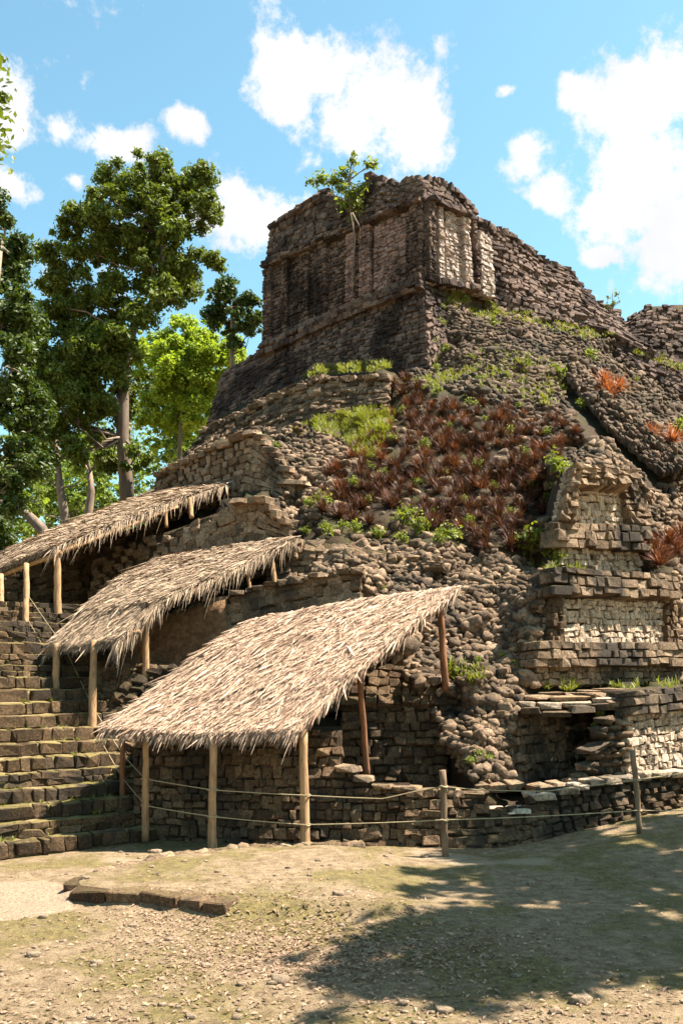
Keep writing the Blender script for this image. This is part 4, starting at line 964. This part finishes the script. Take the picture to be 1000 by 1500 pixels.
tree('broadleaf_tree', 'bright yellow green tree in full sun beside the temple base', W(260,760,56.),
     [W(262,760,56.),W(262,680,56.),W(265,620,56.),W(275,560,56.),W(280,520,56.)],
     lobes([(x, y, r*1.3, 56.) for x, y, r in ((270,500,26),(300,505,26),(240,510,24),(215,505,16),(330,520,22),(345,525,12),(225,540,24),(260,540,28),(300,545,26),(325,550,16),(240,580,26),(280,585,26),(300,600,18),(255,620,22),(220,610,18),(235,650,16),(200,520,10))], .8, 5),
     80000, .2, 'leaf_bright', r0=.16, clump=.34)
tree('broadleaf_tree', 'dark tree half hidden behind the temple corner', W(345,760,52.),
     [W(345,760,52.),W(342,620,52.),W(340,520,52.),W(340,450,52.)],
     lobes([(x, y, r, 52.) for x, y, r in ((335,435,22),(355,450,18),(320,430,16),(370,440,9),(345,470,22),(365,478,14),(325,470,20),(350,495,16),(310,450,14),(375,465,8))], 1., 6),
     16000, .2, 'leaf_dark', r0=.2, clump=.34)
tree('broadleaf_tree', 'dense dark tree with low hanging crown beside the stairway head', W(-40,985,27.5),
     [W(-42,985,27.5),W(-38,850,27.5),W(-30,700,27.5),W(-24,560,27.5),W(-10,440,27.5),W(0,360,27.5)],
     lobes([(x, y, r, 27.5) for x, y, r in ((5,320,24),(22,365,18),(5,400,22),(25,440,26),(5,470,30),(35,480,24),(20,530,38),(45,560,26),(10,590,38),(40,620,30),(15,660,36),(45,680,22),(10,720,30),(-30,600,50),(-30,480,50),(-30,400,40),(-20,760,40),(-5,790,20),(60,600,16),(-40,340,36))], 1., 7),
     60000, .15, 'leaf_dark', r0=.28, clump=.36)
tree('slender_tree', 'slim pale branching tree seen below the tall crown', W(95,800,44.),
     [W(98,800,44.),W(96,760,44.),W(88,715,44.),W(84,670,44.),W(82,610,44.)],
     lobes([(x, y, r, 44.) for x, y, r in ((60,690,16),(120,680,16),(140,720,18),(110,740,14),(45,730,18),(150,690,14),(75,640,18),(120,650,16))], 1., 8),
     3200, .2, 'leaf_mid', r0=.26, clump=.4)
tree('slender_tree', 'leaning bare trunk tree behind the uppermost thatched roof', W(75,800,33.),
     [W(78,806,33.),W(62,775,33.),W(42,755,33.),W(22,742,33.),W(0,735,33.),W(-25,720,33.)],
     lobes([(x, y, r, 33.) for x, y, r in ((-20,700,22),(0,690,20),(-40,730,24))], 1., 9), 2500, .18, 'leaf_dark', r0=.22, clump=.4)
tree('slender_tree', 'dark curved trunk tree just left of the tall tree roots', W(122,790,39.),
     [W(120,795,39.),W(128,760,39.),W(134,720,39.),W(132,690,39.)],
     lobes([(x, y, r, 39.) for x, y, r in ((130,660,18),(150,650,16),(110,660,14))], 1., 10), 2200, .18, 'leaf_mid', r0=.24, clump=.4)
bgl = ('pale sunlit forest tree far behind the stairway', 'sunlit forest trees behind the stairway')
for i, (x, d, top) in enumerate(((-60,66,560),(10,60,640),(70,72,610),(130,64,650),(190,70,600),(250,62,560),(320,75,540))):
    lb = [(x+rng.normal(0, 22), rng.uniform(top, 800), rng.uniform(20, 32), d) for _ in range(16)]
    tree('forest_tree', bgl[0], W(x, HZ+CH*F/d, d), [W(x, HZ+CH*F/d, d), W(x+3, 850, d), W(x-2, 720, d), W(x, top+20, d)], lobes(lb, 2., 20+i), 9000, .30, 'leaf_mid', bgl[1], r0=.22, clump=.42)
# overhanging tree whose twigs reach into the frame, and the trees that shade the plaza
tree('broadleaf_tree', 'overhanging tree whose leafy twig tips reach over the plaza', np.array([-8.6, 12., -.05]),
     [np.array([-8.6,12.,-.05]),np.array([-8.4,12.1,4.]),np.array([-8.0,12.2,8.]),np.array([-7.3,12.3,11.])],
     [(W(-48,100,12.3),.26),(W(-34,130,12.3),.2),(W(-36,175,12.3),.2),(W(-40,215,12.3),.16),(W(-100,160,12.3),.6),(W(-160,100,12.3),.9),(W(-130,250,12.3),.6)], 4500, .10, 'leaf_main', r0=.25, clump=.4)
for i, (x, y, lab) in enumerate(((10.6, 16.2, 'spreading tree beyond the sunlit corner wall shading the plaza'), (10.2, 11.9, 'spreading tree on the open plaza edge casting a dark shade patch'))):
    r = np.random.default_rng(60+i); b = np.array([x+2.0, y, 0.])
    lb = []
    for _ in range(24 if i == 0 else 17):
        lb.append((np.array([x+r.uniform(-1.9, 3.2), y+(r.uniform(-2.1, 2.1) if i == 0 else r.uniform(-1.4, .9)), 11.4+r.uniform(-1.2, 2.0)]), r.uniform(.6, 1.05)))
    tree('shade_tree', lab, b, [b, b+np.array([-.2, 0, 4.]), b+np.array([-.4, .1, 8.]), b+np.array([-.7, 0, 11.])], lb, 24000, .27, 'leaf_main', r0=.32, clump=.42)
# saplings on the ruins
def sapling(label, base, lob, n, leaf, trunk, r0=.05, roots=()):
    t = thing('sapling', label, 'sapling', base); b = Bag(); tr = np.array(trunk); b.add(*tube(tr, np.linspace(r0, r0*.4, len(tr)), 7))
    for c, rad in lob: b.add(*tube([tr[len(tr)//2], (tr[len(tr)//2]+np.array(c))/2+rng.normal(0, .1, 3), c], [r0*.5, r0*.35, r0*.2], 5))
    for rr in roots: b.add(*tube(rr, np.linspace(r0*.6, r0*.3, len(rr)), 5))
    b.obj('stem', 'bark', t); V, Q = leafcloud([c for c, _ in lob], [r for _, r in lob], n, leaf, .45); mesh_obj('foliage', V, Q, 'weed', t, smooth=False)
dS = 42.0
sapling('yellow green sapling rooted on the temple parapet', W(512,300,dS), [(W(x, y, dS), r*dS/F) for x, y, r in ((470,262,14),(455,265,8),(490,265,14),(505,255,12),(517,235,9),(518,225,5),(540,242,12),(550,240,6),(515,285,14),(525,300,14),(505,300,12),(530,275,12),(520,320,9),(498,278,12),(535,310,8))], 1500, .20,
        [W(514,315,dS),W(512,290,dS),W(510,265,dS),W(516,235,dS)], .06, [[W(514,312,41.6),W(520,350,41.4),W(516,390,41.4),W(516,428,41.3)],[W(516,312,41.6),W(528,335,41.3),W(524,352,41.3)]])
dS = 45.5
sapling('thin pale sapling on the skyline beyond the ruined wall', W(896,466,dS), [(W(x, y, dS), r*dS/F) for x, y, r in ((890,435,6),(902,430,6),(898,445,7),(888,448,5),(906,442,4))], 110, .14, [W(896,470,dS),W(897,450,dS),W(896,425,dS)], .03)
